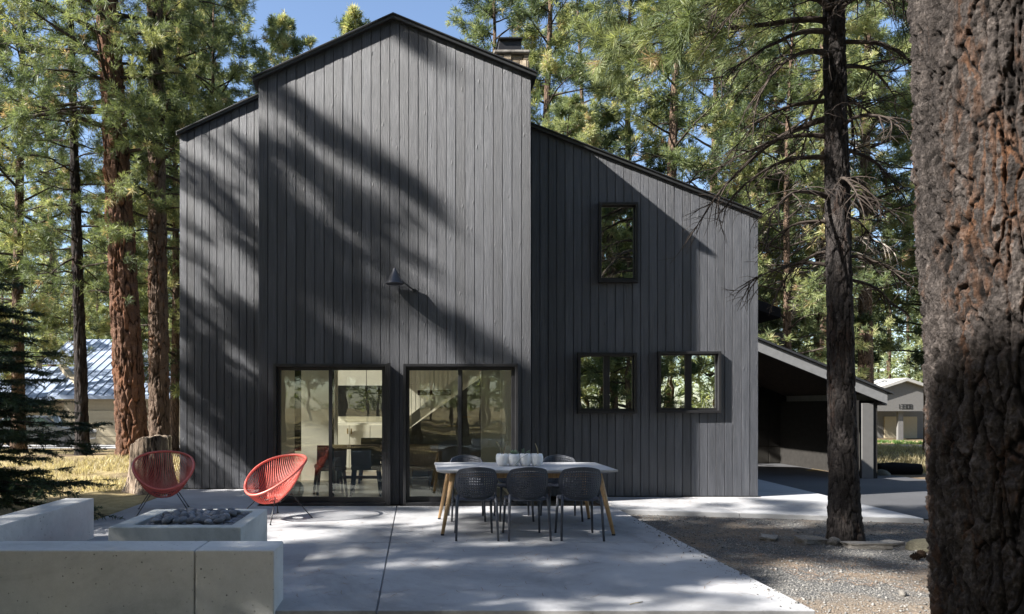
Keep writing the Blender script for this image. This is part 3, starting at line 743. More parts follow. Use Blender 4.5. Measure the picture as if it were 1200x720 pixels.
# ------------------------------------------------------------------ outdoor dining set
tb = empty('outdoor_table', (1.285, 8.4, 0), label='pale grey outdoor dining table with splayed teak legs', cat='table')
m = MB(); x0, x1, y0, y1 = .235, 2.335, 7.90, 8.93
m.box(x0, x1, y0, y1, .728, .75)
vs = [(x0, y0, .728), (x1, y0, .728), (x1, y1, .728), (x0, y1, .728), (x0 + .09, y0 + .06, .705), (x1 - .09, y0 + .06, .705), (x1 - .09, y1 - .06, .705), (x0 + .09, y1 - .06, .705)]
m = MB(); m.add(vs[:4] + vs[4:] + [(v[0], v[1], .752) for v in vs[:4]], [(7, 6, 5, 4), (0, 4, 5, 1), (1, 5, 6, 2), (2, 6, 7, 3), (3, 7, 4, 0), (0, 1, 9, 8), (1, 2, 10, 9), (2, 3, 11, 10), (3, 0, 8, 11), (8, 9, 10, 11)])
m.build('tabletop', M['table_top'], tb, bevel=.006)
m = MB(); m.box(.45, 2.12, 8.05, 8.09, .64, .704); m.box(.45, 2.12, 8.74, 8.78, .64, .704); m.box(.41, .45, 8.0, 8.83, .62, .704); m.box(2.12, 2.16, 8.0, 8.83, .62, .704); m.build('apron', M['teak'], tb, bevel=.004)
for sx in (-1, 1):
    for sy in (-1, 1):
        a = (1.285 + sx * .985, 8.42 + sy * .56, .014); c_ = (1.285 + sx * .855, 8.42 + sy * .42, .70)
        m = MB(); m.tube([a, tuple((p + q) / 2 for p, q in zip(a, c_)), c_], [.019, .027, .035], 12); lg = m.build('leg', M['teak'], tb, smooth=True)
        m = MB(); m.tube([(a[0], a[1], .001), (a[0], a[1], .02)], .021, 12); m.build('foot', M['black_metal'], lg)
def perforated(fn, nu, nv, inside, hole=.55):
    """grid of cells with a diamond hole each; fn(u,v) gives the surface point"""
    mb = MB()
    for i_ in range(nu):
        for j in range(nv):
            u0, u1 = i_ / nu, (i_ + 1) / nu; v0, v1 = j / nv, (j + 1) / nv; uc, vc = (u0 + u1) / 2, (v0 + v1) / 2
            o = [fn(u0, v0), fn(uc, v0), fn(u1, v0), fn(u1, vc), fn(u1, v1), fn(uc, v1), fn(u0, v1), fn(u0, vc)]
            if inside(i_, j):
                hu, hv = (u1 - u0) * hole / 2, (v1 - v0) * hole / 2
                q = [fn(uc + hu * math.cos(a), vc + hv * math.sin(a)) for a in [-3 * PI / 4 + k * PI / 4 for k in range(8)]]
                mb.add(o + q, [(k, (k + 1) % 8, (k + 1) % 8 + 8, k + 8) for k in range(8)])
            else: mb.add(o, [tuple(range(8))])
    return mb
def solid(mb, name, mat, parent, t, weld=True):
    me = mb.mesh(name); bm = bmesh.new(); bm.from_mesh(me); bmesh.ops.remove_doubles(bm, verts=bm.verts, dist=1e-4); bm.to_mesh(me); bm.free()
    o = link(name, me, mat, parent, smooth=True); s_ = o.modifiers.new('solid', 'SOLIDIFY'); s_.thickness = t; s_.offset = 0
    return o
def dining_chair():
    e = empty('dining_chair', (0, 0, 0), 0, 'x', 'chair', 'perforated dining chairs round the outdoor table'); Z = (0, 0, 0)
    # local: faces +Y, back at -Y
    def sq(u, v):
        a, b_ = 2 * u - 1, 2 * v - 1
        return a * math.sqrt(1 - .36 * b_ * b_), b_ * math.sqrt(1 - .36 * a * a)
    def back(u, v):
        a, b_ = sq(u, v); x = a * .232 * (1 + .04 * b_); z = .63 + b_ * .185 - .012 * (1 - a * a) * 0
        y = -.225 + .17 * a * a - .07 * (b_ * .5 + .5) + .04 * (1 - (b_ * .5 + .5)) ** 2
        return (x, y, z)
    bk = solid(perforated(back, 17, 13, lambda i_, j: 0 < i_ < 16 and 0 < j < 12, .52), 'backrest', M['chair_plastic'], e, .007)
    ring = [back(u, v) for u, v in [(k / 20, 0) for k in range(20)] + [(1, k / 20) for k in range(20)] + [(1 - k / 20, 1) for k in range(20)] + [(0, 1 - k / 20) for k in range(20)]]
    m = MB(); m.tube(ring, .008, 8, True); m.build('rim', M['chair_plastic'], bk, smooth=True, off=Z)
    def seat(u, v):
        a, b_ = sq(u, v); return (a * .235 * (1 + .05 * b_), .015 + b_ * .235, .445 - .018 * (1 - a * a) * (1 - b_ * b_) - (.012 if b_ > .9 else 0))
    st_ = solid(perforated(seat, 14, 14, lambda i_, j: 1 < i_ < 12 and 1 < j < 12, .5), 'seat', M['chair_plastic'], e, .012)
    for sx in (-1, 1):
        m = MB(); m.tube([(sx * .232, -.245, 0), (sx * .218, -.20, .40), (sx * .205, -.16, .50)], [.0125, .016, .018], 10); m.build('leg', M['chair_plastic'], e, smooth=True, off=Z)
        m = MB(); m.tube([(sx * .215, .245, 0), (sx * .195, .195, .438)], [.0125, .017], 10); m.build('leg', M['chair_plastic'], e, smooth=True, off=Z)
    return e
dc = dining_chair()
spots = [(.67, 7.765, 0, 'left'), (1.24, 7.765, 0, 'middle'), (1.84, 7.765, 0, 'right'), (.67, 9.02, PI, 'left'), (1.29, 9.02, PI, 'middle'), (1.92, 9.02, PI, 'right')]
for k, (x, y, rz, w_) in enumerate(spots):
    o = dc if k == 0 else copy_tree(dc)
    o.location = (x, y, .001); o.rotation_euler = (0, 0, rz + (.04 if k == 1 else -.03 if k == 2 else 0))
    o['label'] = ('%s one of the three dark perforated chairs on the near side of the outdoor table' if k < 3 else '%s one of the three dark perforated chairs on the far side of the outdoor table') % w_
# cluster of four joined white pots
pt = empty('planter', (1.27, 8.40, .752), label='row of four joined white round pots on the outdoor table', cat='planter')
for k in range(4):
    x = .995 + k * .142 + .06
    m = MB(); m.lathe([(.045, 0), (.066, .03), (.078, .075), (.076, .115), (.066, .150), (.058, .150), (.06, .125)], (x, 8.40, .753), 28); m.build('pot', M['white_ceramic'], pt, smooth=True)
    m = MB(); m.lathe([(.058, 0), (.058, .004)], (x, 8.40, .880), 20); m.build('soil', M['soil'], pt)
for k, pts in enumerate([[(1.05, 8.4, .88), (1.03, 8.4, .97), (.99, 8.41, 1.06)], [(1.07, 8.4, .88), (1.085, 8.4, .98), (1.12, 8.4, 1.05)], [(1.50, 8.4, .88), (1.485, 8.4, .97), (1.46, 8.4, 1.03)]]):
    m = MB(); m.tube(pts, [.009, .007, .004], 6); tag(m.build('dry_stem', M['dry_twig'], smooth=True), ['dry stem leaning left out of the leftmost white pot', 'dry stem leaning right out of the leftmost white pot', 'short dry stem in the rightmost white pot'][k], 'plant', 'stems in the white pots')
sc_ = MB()
for q in range(16):
    a = q * 2.4; r_ = .015 + .002 * q
    sc_.tube([(1.20, 8.39, .885), (1.20 + math.cos(a) * r_, 8.39 + math.sin(a) * r_, .90 + .035 * (1 - q / 20)), (1.20 + math.cos(a) * r_ * 1.6, 8.39 + math.sin(a) * r_ * 1.6, .925 + .03 * (1 - q / 16))], [.006, .009, .002], 5)
tag(sc_.build('succulent', M['succulent'], smooth=True), 'round green rosette succulent in the second white pot', 'plant')
sc_ = MB()
for q in range(12):
    a = q * 2.1; sc_.tube([(1.33, 8.39, .885), (1.33 + math.cos(a) * .03, 8.39 + math.sin(a) * .03, .93 + .02 * (q % 3)), (1.33 + math.cos(a) * .065, 8.39 + math.sin(a) * .05, .905 + .015 * (q % 4))], [.004, .005, .002], 5)
sc_.tube([(1.36, 8.33, .90), (1.28, 8.31, .86), (1.20, 8.318, .765)], .0025, 5)
tag(sc_.build('trailing_plant', M['succulent'], smooth=True), 'spidery green plant trailing over the third white pot', 'plant')

# ------------------------------------------------------------------ carport and far buildings
cp = empty('carport', (10.5, 17.9, -.44), label='dark open carport with sloping grey fascia right of the house', cat='carport')
def cz(x): return 3.17 - .407 * (x - 9.0)
m = MB(); m.prism([(7.5, cz(7.5) - .30), (12.28, cz(12.28) - .30), (12.28, cz(12.28)), (7.5, cz(7.5))], 'y', 17.80, 17.88); m.build('fascia', M['grey_fascia'], cp)
m = MB(); m.prism([(7.4, cz(7.4) + .004), (12.42, cz(12.42) + .004), (12.42, cz(12.42) + .06), (7.4, cz(7.4) + .06)], 'y', 17.74, 23.4); m.build('roof', M['roof_metal'], cp)
m = MB()
for k in range(26):
    y = 17.92 + k * .21; m.prism([(7.5, cz(7.5) - .06), (12.28, cz(12.28) - .06), (12.28, cz(12.28) - .01), (7.5, cz(7.5) - .01)], 'y', y, y + .2, k / 26)
m.build('soffit', M['soffit'], cp, bevel=.004)
m = MB(); m.prism([(12.22, cz(12.22) - .32), (12.34, cz(12.34) - .32), (12.34, cz(12.34)), (12.22, cz(12.22))], 'y', 17.9, 23.3); m.build('fascia', M['grey_fascia'], cp)
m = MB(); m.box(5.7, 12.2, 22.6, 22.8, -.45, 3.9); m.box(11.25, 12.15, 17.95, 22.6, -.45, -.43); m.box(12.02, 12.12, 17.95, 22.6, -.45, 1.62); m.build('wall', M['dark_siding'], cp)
for k, x in enumerate((6.3, 11.05)):
    pass
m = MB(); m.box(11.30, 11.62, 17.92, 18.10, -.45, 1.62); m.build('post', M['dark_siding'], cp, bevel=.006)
m = MB(); m.box(11.70, 12.0, 17.92, 18.02, -.45, 1.55); m.build('post', M['grey_siding'], cp, bevel=.006)
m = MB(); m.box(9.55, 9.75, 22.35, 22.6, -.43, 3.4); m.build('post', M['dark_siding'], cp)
for x0 in (7.0, 9.85):
    m = MB()
    for r_ in range(4):
        for c_ in range(4): m.box(x0 + c_ * .6 + .01, x0 + (c_ + 1) * .6 - .01, 22.55, 22.59, -.42 + r_ * .55 + .01, -.42 + (r_ + 1) * .55 - .01)
    m.box(x0, x0 + 2.4, 22.57, 22.598, -.43, 1.8); m.build('garage_door', M['garage_panel'], cp, bevel=.01)

# neighbour with the numbered gable (right)
def neighbour_right():
    Y = 50.; s = 16.
    def X(px): return (px - 488) / s
    def Zp(py): return 1.5 + (475 - py) / s
    e = empty('garage', (X(1060), Y, -1.), label='grey garage with a numbered gable seen far beyond the carport', cat='garage')
    m = MB(); m.prism([(X(1016), Zp(482)), (X(1104), Zp(482)), (X(1104), Zp(461)), (X(1060), Zp(447)), (X(1016), Zp(461))], 'y', Y, Y + .2)
    gb = m.build('gable', M['grey_siding'], e)
    m = MB()
    m.prism([(X(1013), Zp(462)), (X(1060), Zp(446.6)), (X(1107), Zp(462)), (X(1107), Zp(459)), (X(1060), Zp(443)), (X(1013), Zp(459))], 'y', Y - .3, Y + 9)
    m.prism([(X(985), Zp(447)), (X(1140), Zp(447)), (X(1140), Zp(444)), (X(985), Zp(444))], 'y', Y + 8.7, Y + 9.2)
    m.add([(X(985), Y + 3, Zp(461)), (X(1150), Y + 3, Zp(461)), (X(1150), Y + 9, Zp(443)), (X(985), Y + 9, Zp(443))], [(0, 1, 2, 3)])
    m.build('roof', M['pale_roof'], e)
    m = MB(); m.box(X(1000), X(1150), Y + 2.5, Y + 2.7, -1.3, Zp(470)); m.box(X(1056), X(1062), Y + .3, Y + .5, -1.3, Zp(482) - .002); m.build('wall', M['grey_siding'], e)
    m = MB(); m.box(X(1063), X(1103), Y + 2.4, Y + 2.49, -1.1, Zp(489)); m.build('garage_door', M['tan_door'], e)
    # house number in block strokes
    segs = {'1': [(1, 0, 1, 4)], '3': [(0, 4, 2, 4), (0, 2, 2, 2), (0, 0, 2, 0), (2, 0, 2, 4)], '0': [(0, 0, 2, 0), (0, 4, 2, 4), (0, 0, 0, 4), (2, 0, 2, 4)], '8': [(0, 0, 2, 0), (0, 4, 2, 4), (0, 2, 2, 2), (0, 0, 0, 4), (2, 0, 2, 4)]}
    m = MB(); cx = X(1052.6); u = .075
    for d in '13308':
        for x0, z0, x1, z1 in segs[d]:
            m.box(cx + x0 * u - .014, cx + x1 * u + .014, Y - .03, Y - .005, Zp(479) + z0 * u - .014, Zp(479) + z1 * u + .014)
        cx += .215
    m.build('house_number', M['number_paint'], gb)
neighbour_right()
# neighbour with the blue metal roof (left)
def neighbour_left():
    Y = 34.6; s = 800 / Y
    def X(px, y=Y): return (px - 488) * y / 800
    def Zp(py, y=Y): return 1.5 + (475 - py) * y / 800
    e = empty('neighbour_house', (X(120), Y, -.5), label='low tan house with blue-grey standing seam roof behind the left pines', cat='house')
    zb = -.6
    m = MB(); m.box(X(75), X(330), Y, Y + .2, zb, Zp(466)); m.box(X(-60), X(75), Y + 1.6, Y + 1.8, zb, Zp(468)); m.box(X(75), X(75) + .2, Y + .2, Y + 1.8, zb, Zp(468))
    for k in range(14): m.box(X(75), X(330), Y - .014, Y - .001, zb + k * .18, zb + k * .18 + .172)
    m.build('wall', M['tan_siding'], e)
    m = MB(); m.box(X(98), X(152), Y - .06, Y - .02, zb, Zp(484))
    for k in range(4): m.box(X(99), X(151), Y - .075, Y - .061, zb + .1 + k * .44, zb + .5 + k * .44)
    m.build('garage_door', M['tan_door'], e)
    # roof plane as seen: eave low, rising away
    def plane(x0, x1, ya, za, yb, zb_, sw=.6):
        m = MB(); m.add([(x0, ya, za), (x1, ya, za), (x1, yb, zb_), (x0, yb, zb_), (x0, ya, za - .12), (x1, ya, za - .12), (x1, yb, zb_ - .12), (x0, yb, zb_ - .12)], [(0, 1, 2, 3), (7, 6, 5, 4), (0, 4, 5, 1), (1, 5, 6, 2), (2, 6, 7, 3), (3, 7, 4, 0)])
        n = int((x1 - x0) / .45)
        for k in range(n + 1):
            x = x0 + (x1 - x0) * k / n; m.bar((x, ya - .005, za + .02), (x, yb, zb_ + .02), .03, .045)
        m.box(x0, x1, ya - .06, ya - .01, za - .16, za + .02)
        return m.build('roof', M['blue_roof'], e)
    r1 = plane(X(62), X(345), Y - .5, Zp(464, Y - .5), Y + 4.6, Zp(416, Y + 4.6))
    plane(X(-80), X(64), Y - .2, Zp(468, Y - .2), Y + 3.2, Zp(430, Y + 3.2))
    plane(X(60, 42), X(225, 42), 41, Zp(424, 41), 44.5, Zp(398, 44.5))
    m = MB()
    for k in range(9): m.bar((X(34) + k * .32, Y + 3.2 - k * .37, Zp(430, Y + 3.2) - k * .17), (X(34) + k * .32 + .32, Y + 3.2 - k * .37 - .37, Zp(430, Y + 3.2) - k * .17 - .17), .3, .3)
    m.build('gable_trim', M['tan_siding'], r1)
    m = MB(); m.lathe([(.14, 0), (.14, .45), (.2, .46), (.2, .6), (.05, .7)], (X(46, 37), 37, Zp(432, 37)), 14); m.build('roof_vent', M['tan_siding'], r1)
neighbour_left()
# parked car behind the spruce
def car():
    e = empty('parked_car', (-17.2, 31., -.42), R(8), 'grey parked car half hidden behind the dark spruce boughs', 'car'); Z = (0, 0, 0)
    prof = [(-2.25, .35), (2.25, .35), (2.3, .62), (2.1, .86), (1.2, .98), (.55, 1.42), (-.9, 1.46), (-1.75, 1.02), (-2.22, .95), (-2.3, .6)]
    m = MB(); m.prism(prof, 'y', -.88, .88); m.build('body', M['car_paint'], e, bevel=.07, off=Z, segs=3)
    m = MB(); m.prism([(1.08, 1.0), (.5, 1.37), (-.85, 1.40), (-1.5, 1.03)], 'y', -.895, .895); m.build('side_window', M['car_glass'], e, off=Z)
    m = MB(); m.add([(1.19, -.78, .99), (1.19, .78, .99), (.58, .70, 1.41), (.58, -.70, 1.41)], [(0, 1, 2, 3)]); o = m.build('windscreen', M['car_glass'], e, off=(-.02, 0, -.02))
    for x in (-1.4, 1.4):
        for y in (-.86, .86):
            m = MB(); m.tube([(x, y - .1, .33), (x, y + .1, .33)], .33, 24); wh = m.build('wheel', M['tyre'], e, off=Z)
            m = MB(); m.tube([(x, y - .11, .33), (x, y + .11, .33)], .2, 18); m.build('rim', M['lamp_metal'], wh, off=Z)
    for y in (-.62, .62):
        m = MB(); m.box(2.2, 2.285, y - .17, y + .17, .66, .78); m.build('headlight', M['white_ceramic'], e, off=Z)
car()

# ------------------------------------------------------------------ trees
def bark_trunk(name, path, mat, nseg, dz, scale, depth, seed, parent, flare=.25, zoff=(0, 0, 0), res_top=None):
    """path: list of (x,y,z,r); displaced bark surface with attributes fis and pid"""
    path = np.array(path, float); zmin, zmax = path[0, 2], path[-1, 2]
    if res_top: zs = np.concatenate([np.arange(zmin, res_top, dz), np.arange(res_top, zmax + .01, dz * 12)])
    else: zs = np.linspace(zmin, zmax, max(3, int((zmax - zmin) / dz)))
    n = len(zs); th = np.linspace(0, 2 * PI, nseg, endpoint=False)
    cx = np.interp(zs, path[:, 2], path[:, 0]); cy = np.interp(zs, path[:, 2], path[:, 1]); r = np.interp(zs, path[:, 2], path[:, 3])
    fl = np.exp(-(zs - zmin) / .45) * flare
    T, Zz = np.meshgrid(th, zs); Rr = np.repeat(r[:, None], nseg, 1); FL = np.repeat(fl[:, None], nseg, 1)
    root = 1 + FL * (1 + .5 * np.sin(T * 5 + seed) * (FL / max(flare, 1e-3)))
    rad = Rr * root
    P = np.stack([np.cos(T).ravel() * rad.ravel(), np.sin(T).ravel() * rad.ravel(), Zz.ravel()], 1)
    Q = P.copy(); Q[:, 2] *= .36; Q *= scale; Q += seed * 3.1
    Q[:, 2] *= .58
    wv = np.stack([fbm(Q * .9 + 5, 3, 1), fbm(Q * .9 + 55, 3, 2), fbm(Q * .9 + 95, 3, 3)], 1) - .5
    f1, f2, pid = cell(Q + wv * 1.5, seed); fis = np.clip((f2 - f1) * 2.6, 0, 1)
    g1, g2, pid2 = cell(Q * 2.7 * np.array([1, 1, 1.5]) + wv * 2.2, seed + 9); fis2 = np.clip((g2 - g1) * 3, 0, 1)
    lump = fbm(Q * .35, 3, 7) - .5; fine = fbm(P * scale * np.array([3.2, 3.2, 1.9]), 5, 9) - .5
    Q3 = P * scale * np.array([1.9, 1.9, 1.1]); tr_ = fbm(Q3 + wv * 1.2, 5, 21) * 11; tf = tr_ - np.floor(tr_); terr = (np.floor(tr_) + np.clip(tf * 5, 0, 1)) / 11
    d = depth * (np.clip(fis * 2.4, 0, 1) ** .7 * 1.35 - 1.1 + .20 * np.sqrt(fis2) * (fis > .2) + (pid - .5) * .8 + 2.6 * (terr - .5) + 1.8 * fine + lump * .8)
    N = np.stack([np.cos(T).ravel(), np.sin(T).ravel(), np.zeros(T.size)], 1)
    P = P + N * d[:, None]
    P[:, 0] += np.repeat(cx, nseg); P[:, 1] += np.repeat(cy, nseg)
    P -= np.array(zoff)
    i_ = (np.arange(n - 1)[:, None] * nseg + np.arange(nseg)[None]).ravel(); j = (np.arange(n - 1)[:, None] * nseg + (np.arange(nseg)[None] + 1) % nseg).ravel()
    F = np.stack([i_, j, j + nseg, i_ + nseg], 1)
    me = npmesh(name, P, F, 4, [('fis', 'POINT', fis * (.55 + .45 * fis2)), ('pid', 'POINT', pid * .7 + pid2 * .3)])
    return link(name, me, mat, parent, smooth=True)

def tufts(P, D, size, K, width, rng, tone, spread=1.1, back=.35):
    """needle tufts: N positions, axes, K thin triangles each"""
    P = np.asarray(P); D = np.asarray(D); N = len(P); size = np.asarray(size); tone = np.asarray(tone)
    V = rng.normal(size=(N, K, 3)); V /= np.linalg.norm(V, axis=2, keepdims=True)
    dirs = V * spread + D[:, None] * 1.0; dirs /= np.linalg.norm(dirs, axis=2, keepdims=True)
    L = size[:, None] * rng.uniform(.65, 1.1, (N, K))
    base = P[:, None] - D[:, None] * (rng.uniform(0, back, (N, K)) * size[:, None] * 2)[..., None]
    tip = base + dirs * L[..., None]; tip[..., 2] -= .12 * L
    side = np.cross(dirs, rng.normal(size=(N, K, 3))); side /= np.linalg.norm(side, axis=2, keepdims=True) + 1e-9
    w_ = width * rng.uniform(.7, 1.2, (N, K))[..., None]
    mid = base * .55 + tip * .45
    A = np.stack([base, mid + side * w_ , tip, mid - side * w_], 2).reshape(-1, 3)
    F = np.arange(N * K * 4).reshape(-1, 4)
    tn = np.repeat(np.clip(tone, 0, 1)[:, None], K, 1) + rng.normal(0, .05, (N, K))
    return A, F, tn.ravel()

def branch_path(p, az, L, up, droop, rng, n=6, wig=.06):
    pts = [np.array(p, float)]; d = np.array([math.cos(az) * math.cos(up), math.sin(az) * math.cos(up), math.sin(up)])
    for k in range(n):
        d = d + np.array([rng.normal(0, wig), rng.normal(0, wig), rng.normal(0, wig) - droop / n]); d /= np.linalg.norm(d)
        pts.append(pts[-1] + d * L / n)
    return pts
def make_pine(seed, H=19, r0=.26, z0=4., Rmax=3., nb=60, K=22, w=.013, size=.28, sec=9, tmat='bark_far', nmat='pine_needles', profile=None, dead=.0, trunk_res=(14, .6), dens=5, tlean=0., name='pine_tree', gap=.25):
    rng = np.random.default_rng(seed)
    e = empty(name)
    ax = lambda z: (tlean * z / H, .3 * math.sin(z * .25 + seed) * z / H)
    tm = MB(); zs = np.linspace(-.3, H, 26)
    tm.tube([(ax(max(z, 0))[0], ax(max(z, 0))[1], z) for z in zs], [max(.02, r0 * (1 - .93 * max(z, 0) / H) * (1 + .35 * math.exp(-max(z + .3, 0) / .4))) for z in zs], 14)
    tk = tm.build('trunk', M[tmat], e, smooth=True, off=(0, 0, 0))
    bm_ = MB(); P = []; D = []; T = []; SZ = []
    ga = rng.uniform(0, 6)
    for k in range(nb):
        u = (k + rng.uniform(0, 1)) / nb; z = z0 + (H - z0 - .3) * u
        prof = profile(u) if profile else min(1, .55 + 1.4 * u) * (1 - u ** 2.2) + .12
        L = Rmax * prof * rng.uniform(.7, 1.12); az = ga + k * 2.4 + rng.uniform(-.4, .4)
        up = rng.uniform(-.1, .35) + .45 * u; x, y = ax(z)
        pts = branch_path((x, y, z), az, L, up, rng.uniform(-.2, .55), rng)
        rb = .012 + .014 * L
        bm_.tube(pts, list(np.linspace(rb, .006, len(pts))), 5)
        tone_b = rng.normal(.42, .20)
        for s_ in range(sec):
            v = rng.uniform(gap, 1.) if s_ else .98
            f_ = v * (len(pts) - 1); i_ = min(int(f_), len(pts) - 2); q = pts[i_] * (1 - f_ + i_) + pts[i_ + 1] * (f_ - i_)
            dd = pts[i_ + 1] - pts[i_]; a2 = math.atan2(dd[1], dd[0]) + rng.uniform(-1.1, 1.1) * (1 if s_ else .1)
            L2 = (.28 + .30 * (1 - v)) * L * rng.uniform(.5, 1.1) + .15
            p2 = branch_path(q, a2, L2, rng.uniform(-.15, .6), rng.uniform(-.5, .3), rng, 3, .12)
            bm_.tube(p2, [.009, .007, .006, .004], 4)
            for t_ in range(dens):
                vv = 1 - .75 * t_ / dens if t_ else 1.
                g_ = vv * 3; j = min(int(g_), 2); c_ = p2[j] * (1 - g_ + j) + p2[j + 1] * (g_ - j); d_ = p2[j + 1] - p2[j]; d_ = d_ / np.linalg.norm(d_)
                off = rng.normal(0, .10, 3) * (1 if t_ else .2); c_ = c_ + off
                d_ = d_ * .7 + off * 3 + np.array([0, 0, .45]); d_ /= np.linalg.norm(d_)
                P.append(c_); D.append(d_); SZ.append(size * rng.uniform(.75, 1.2)); tn = tone_b + rng.normal(0, .17)
                if rng.random() < .010 + dead: tn = .97
                T.append(min(tn, .93) if tn != .97 else .99)
    A, F, tn = tufts(P, D, SZ, K, w, rng, T)
    link('crown', crownmesh('crown', bm_, (0, 0, 0), A, F, tn, [M['twig'], M[nmat]]), None, e)
    return e
def wide(u): return (.75 + .5 * u) * (1 - u ** 3) + .1
def cone(u): return 1.0 - .85 * u
def patchy(u): return (1 - u ** 2) * (.6 + .5 * math.sin(u * 23) ** 2)
VAR = [make_pine(1, 21, .26, 3.2, 3.2, 78), make_pine(2, 19, .20, 2.0, 2.9, 80, profile=wide, tlean=.5), make_pine(3, 23, .30, 6.0, 3.5, 66, profile=patchy),
       make_pine(4, 17, .15, 1.6, 2.5, 74, profile=cone, size=.26), make_pine(5, 20, .20, 2.6, 2.7, 64, profile=patchy, dead=.02, tlean=-.6), make_pine(6, 13, .12, .5, 2.1, 66, profile=cone, size=.24)]
used = set()
def put(var, px, Y, sc=1., rz=0., label='', group='pines standing behind the house', X=None):
    X = (px - 488) * Y / 800 if X is None else X
    o = VAR[var] if var not in used else copy_tree(VAR[var]); used.add(var)
    o.location = (X, Y, gzf(X, Y)); o.scale = (sc, sc, sc); o.rotation_euler = (0, 0, rz); tag(o, label, 'pine tree', group); return o
BG = [  # variant, px, depth, scale, rot, label
 (4, -60, 23, 1.0, .3, 'pine rising just past the left picture edge above the dark spruce'),
 (0, 22, 24.5, .95, 1.1, 'thin-trunked pine leftmost of those before the blue roof'),
 (2, 60, 44, 1.0, 2.0, 'distant pine rising behind the blue metal roof'),
 (3, 135, 60, 1.3, .7, 'pine far behind the blue roof, seen between the thin and the red trunk'),
 (4, 203, 25.5, .95, 2.6, 'slim pine whose trunk stands just left of the dark house wall'),
 (1, 262, 27, 1.0, 4.0, 'narrow pine above the low left roof of the house'),
 (0, 230, 35, 1.15, 5.2, 'taller pine behind the low left roof, behind the narrow one'),
 (1, 345, 28, .93, 3.3, 'pine poking up left of the gable peak, nearer the left roof'),
 (3, 415, 30, 1.14, .4, 'pointed pine directly left of the gable peak'),
 (5, 480, 33, 1.1, .9, 'pine hidden behind the gable peak with only its tip near the roof line'),
 (0, 575, 27, 1.0, 2.2, 'full crowned pine rising right behind the stone chimney'),
 (2, 640, 25.5, .95, 3.9, 'dense pine right of the chimney above the step in the roof'),
 (1, 660, 22, .62, 5.0, 'short bright pine filling the corner above the step in the roof'),
 (4, 740, 27, 1.1, 1.4, 'slim pine left of the two behind the long sloping roof'),
 (2, 790, 24, .95, 4.4, 'dark trunked pine right of the two behind the long sloping roof'),
 (0, 835, 33, 1.2, .2, 'pine far behind the sloping roof, right of the dark trunked one'),
 (4, 878, 26, .92, 2.9, 'brown trunked pine above the low end of the sloping roof'),
 (1, 920, 23, .85, 4.9, 'bright green pine above the entry roof beside the house corner'),
 (0, 962, 29, 1.1, 1.9, 'reddish trunked pine behind the slim dark foreground trunk'),
 (2, 1015, 26, 1.0, 3.0, 'bushy pine above the carport roof end'),
 (0, 1092, 29, 1.1, .6, 'bushy pine directly left of the huge foreground trunk'),
 (2, 1105, 27, .95, 5.7, 'pine mostly hidden by the huge foreground trunk'),
 (5, 905, 28, .95, 3.6, 'low young pine between the house corner and the carport roof'),
 (4, 690, 34, 1.3, 5.5, 'tall pine in the far gap right of the chimney'),
 (5, 118, 52, 1.3, 2.2, 'low young pine above the blue roof, between the red and the thin trunk'),
 (1, 180, 40, 1.1, 5.9, 'pine far behind the red trunk and the house corner'),
 (0, 1170, 30, 1.1, 3.7, 'pine behind the right picture edge and the huge trunk'),
 (3, 540, 40, 1.3, 4.1, 'pine far behind the chimney, left of it'),
 (0, -20, 34, 1.1, 4.6, 'pine far behind the dark spruce at the left edge'),
]
for a in BG: put(*a)
# pines out of the picture on the sunny side: they shade the facade and the patio
for k, (x, y, v, sc, rz) in enumerate([(-10.2, 8.5, 4, .98, .5), (-9.2, 9.5, 3, .70, 2.7), (-11.0, 3.0, 1, .86, 1.9), (-15.5, 1.6, 0, .80, 3.1), (-10.0, -.9, 3, .72, .8), (-13.5, -3.2, 1, .78, 5.0), (-7.4, 3.0, 5, .66, 2.0), (-20, 4.5, 2, .85, 2.5), (-19, 5.8, 1, .74, 4.0), (-17, -6, 0, .82, .3), (-8.2, -4.6, 5, .95, 1.)]):
    put(v, 0, y, sc, rz, 'pine on the sunny side beyond the left picture edge, seen as shadow on the facade', 'pines shading the facade and patio', X=x)
for k, (x, y, v, sc) in enumerate([(-6, -9, 0, 1.3), (-1, -12, 1, 1.35), (4, -8, 0, 1.15), (10, -12, 1, 1.4), (15, -9, 0, 1.3), (21, -12, 0, 1.3), (-12, -12, 3, 1.5), (2.5, -16, 3, 1.7), (8, -16, 1, 1.5), (18, -17, 1, 1.5), (13, -3.5, 4, 1.1), (28, -9, 0, 1.2), (-4, -16, 1, 1.5), (13, -15, 0, 1.3), (24, -18, 1, 1.5), (-16, -18, 0, 1.4), (-9, -20, 1, 1.5), (33, -14, 1, 1.4), (18, -4.5, 0, 1.), (0, -8, 4, 1.1), (9, -6.5, 5, 1.), (24, -5, 1, 1.1)]):
    put(v, 0, y, sc, k * 1.3, 'pine behind the camera, seen mirrored in the window panes', 'pines mirrored in the windows', X=x)

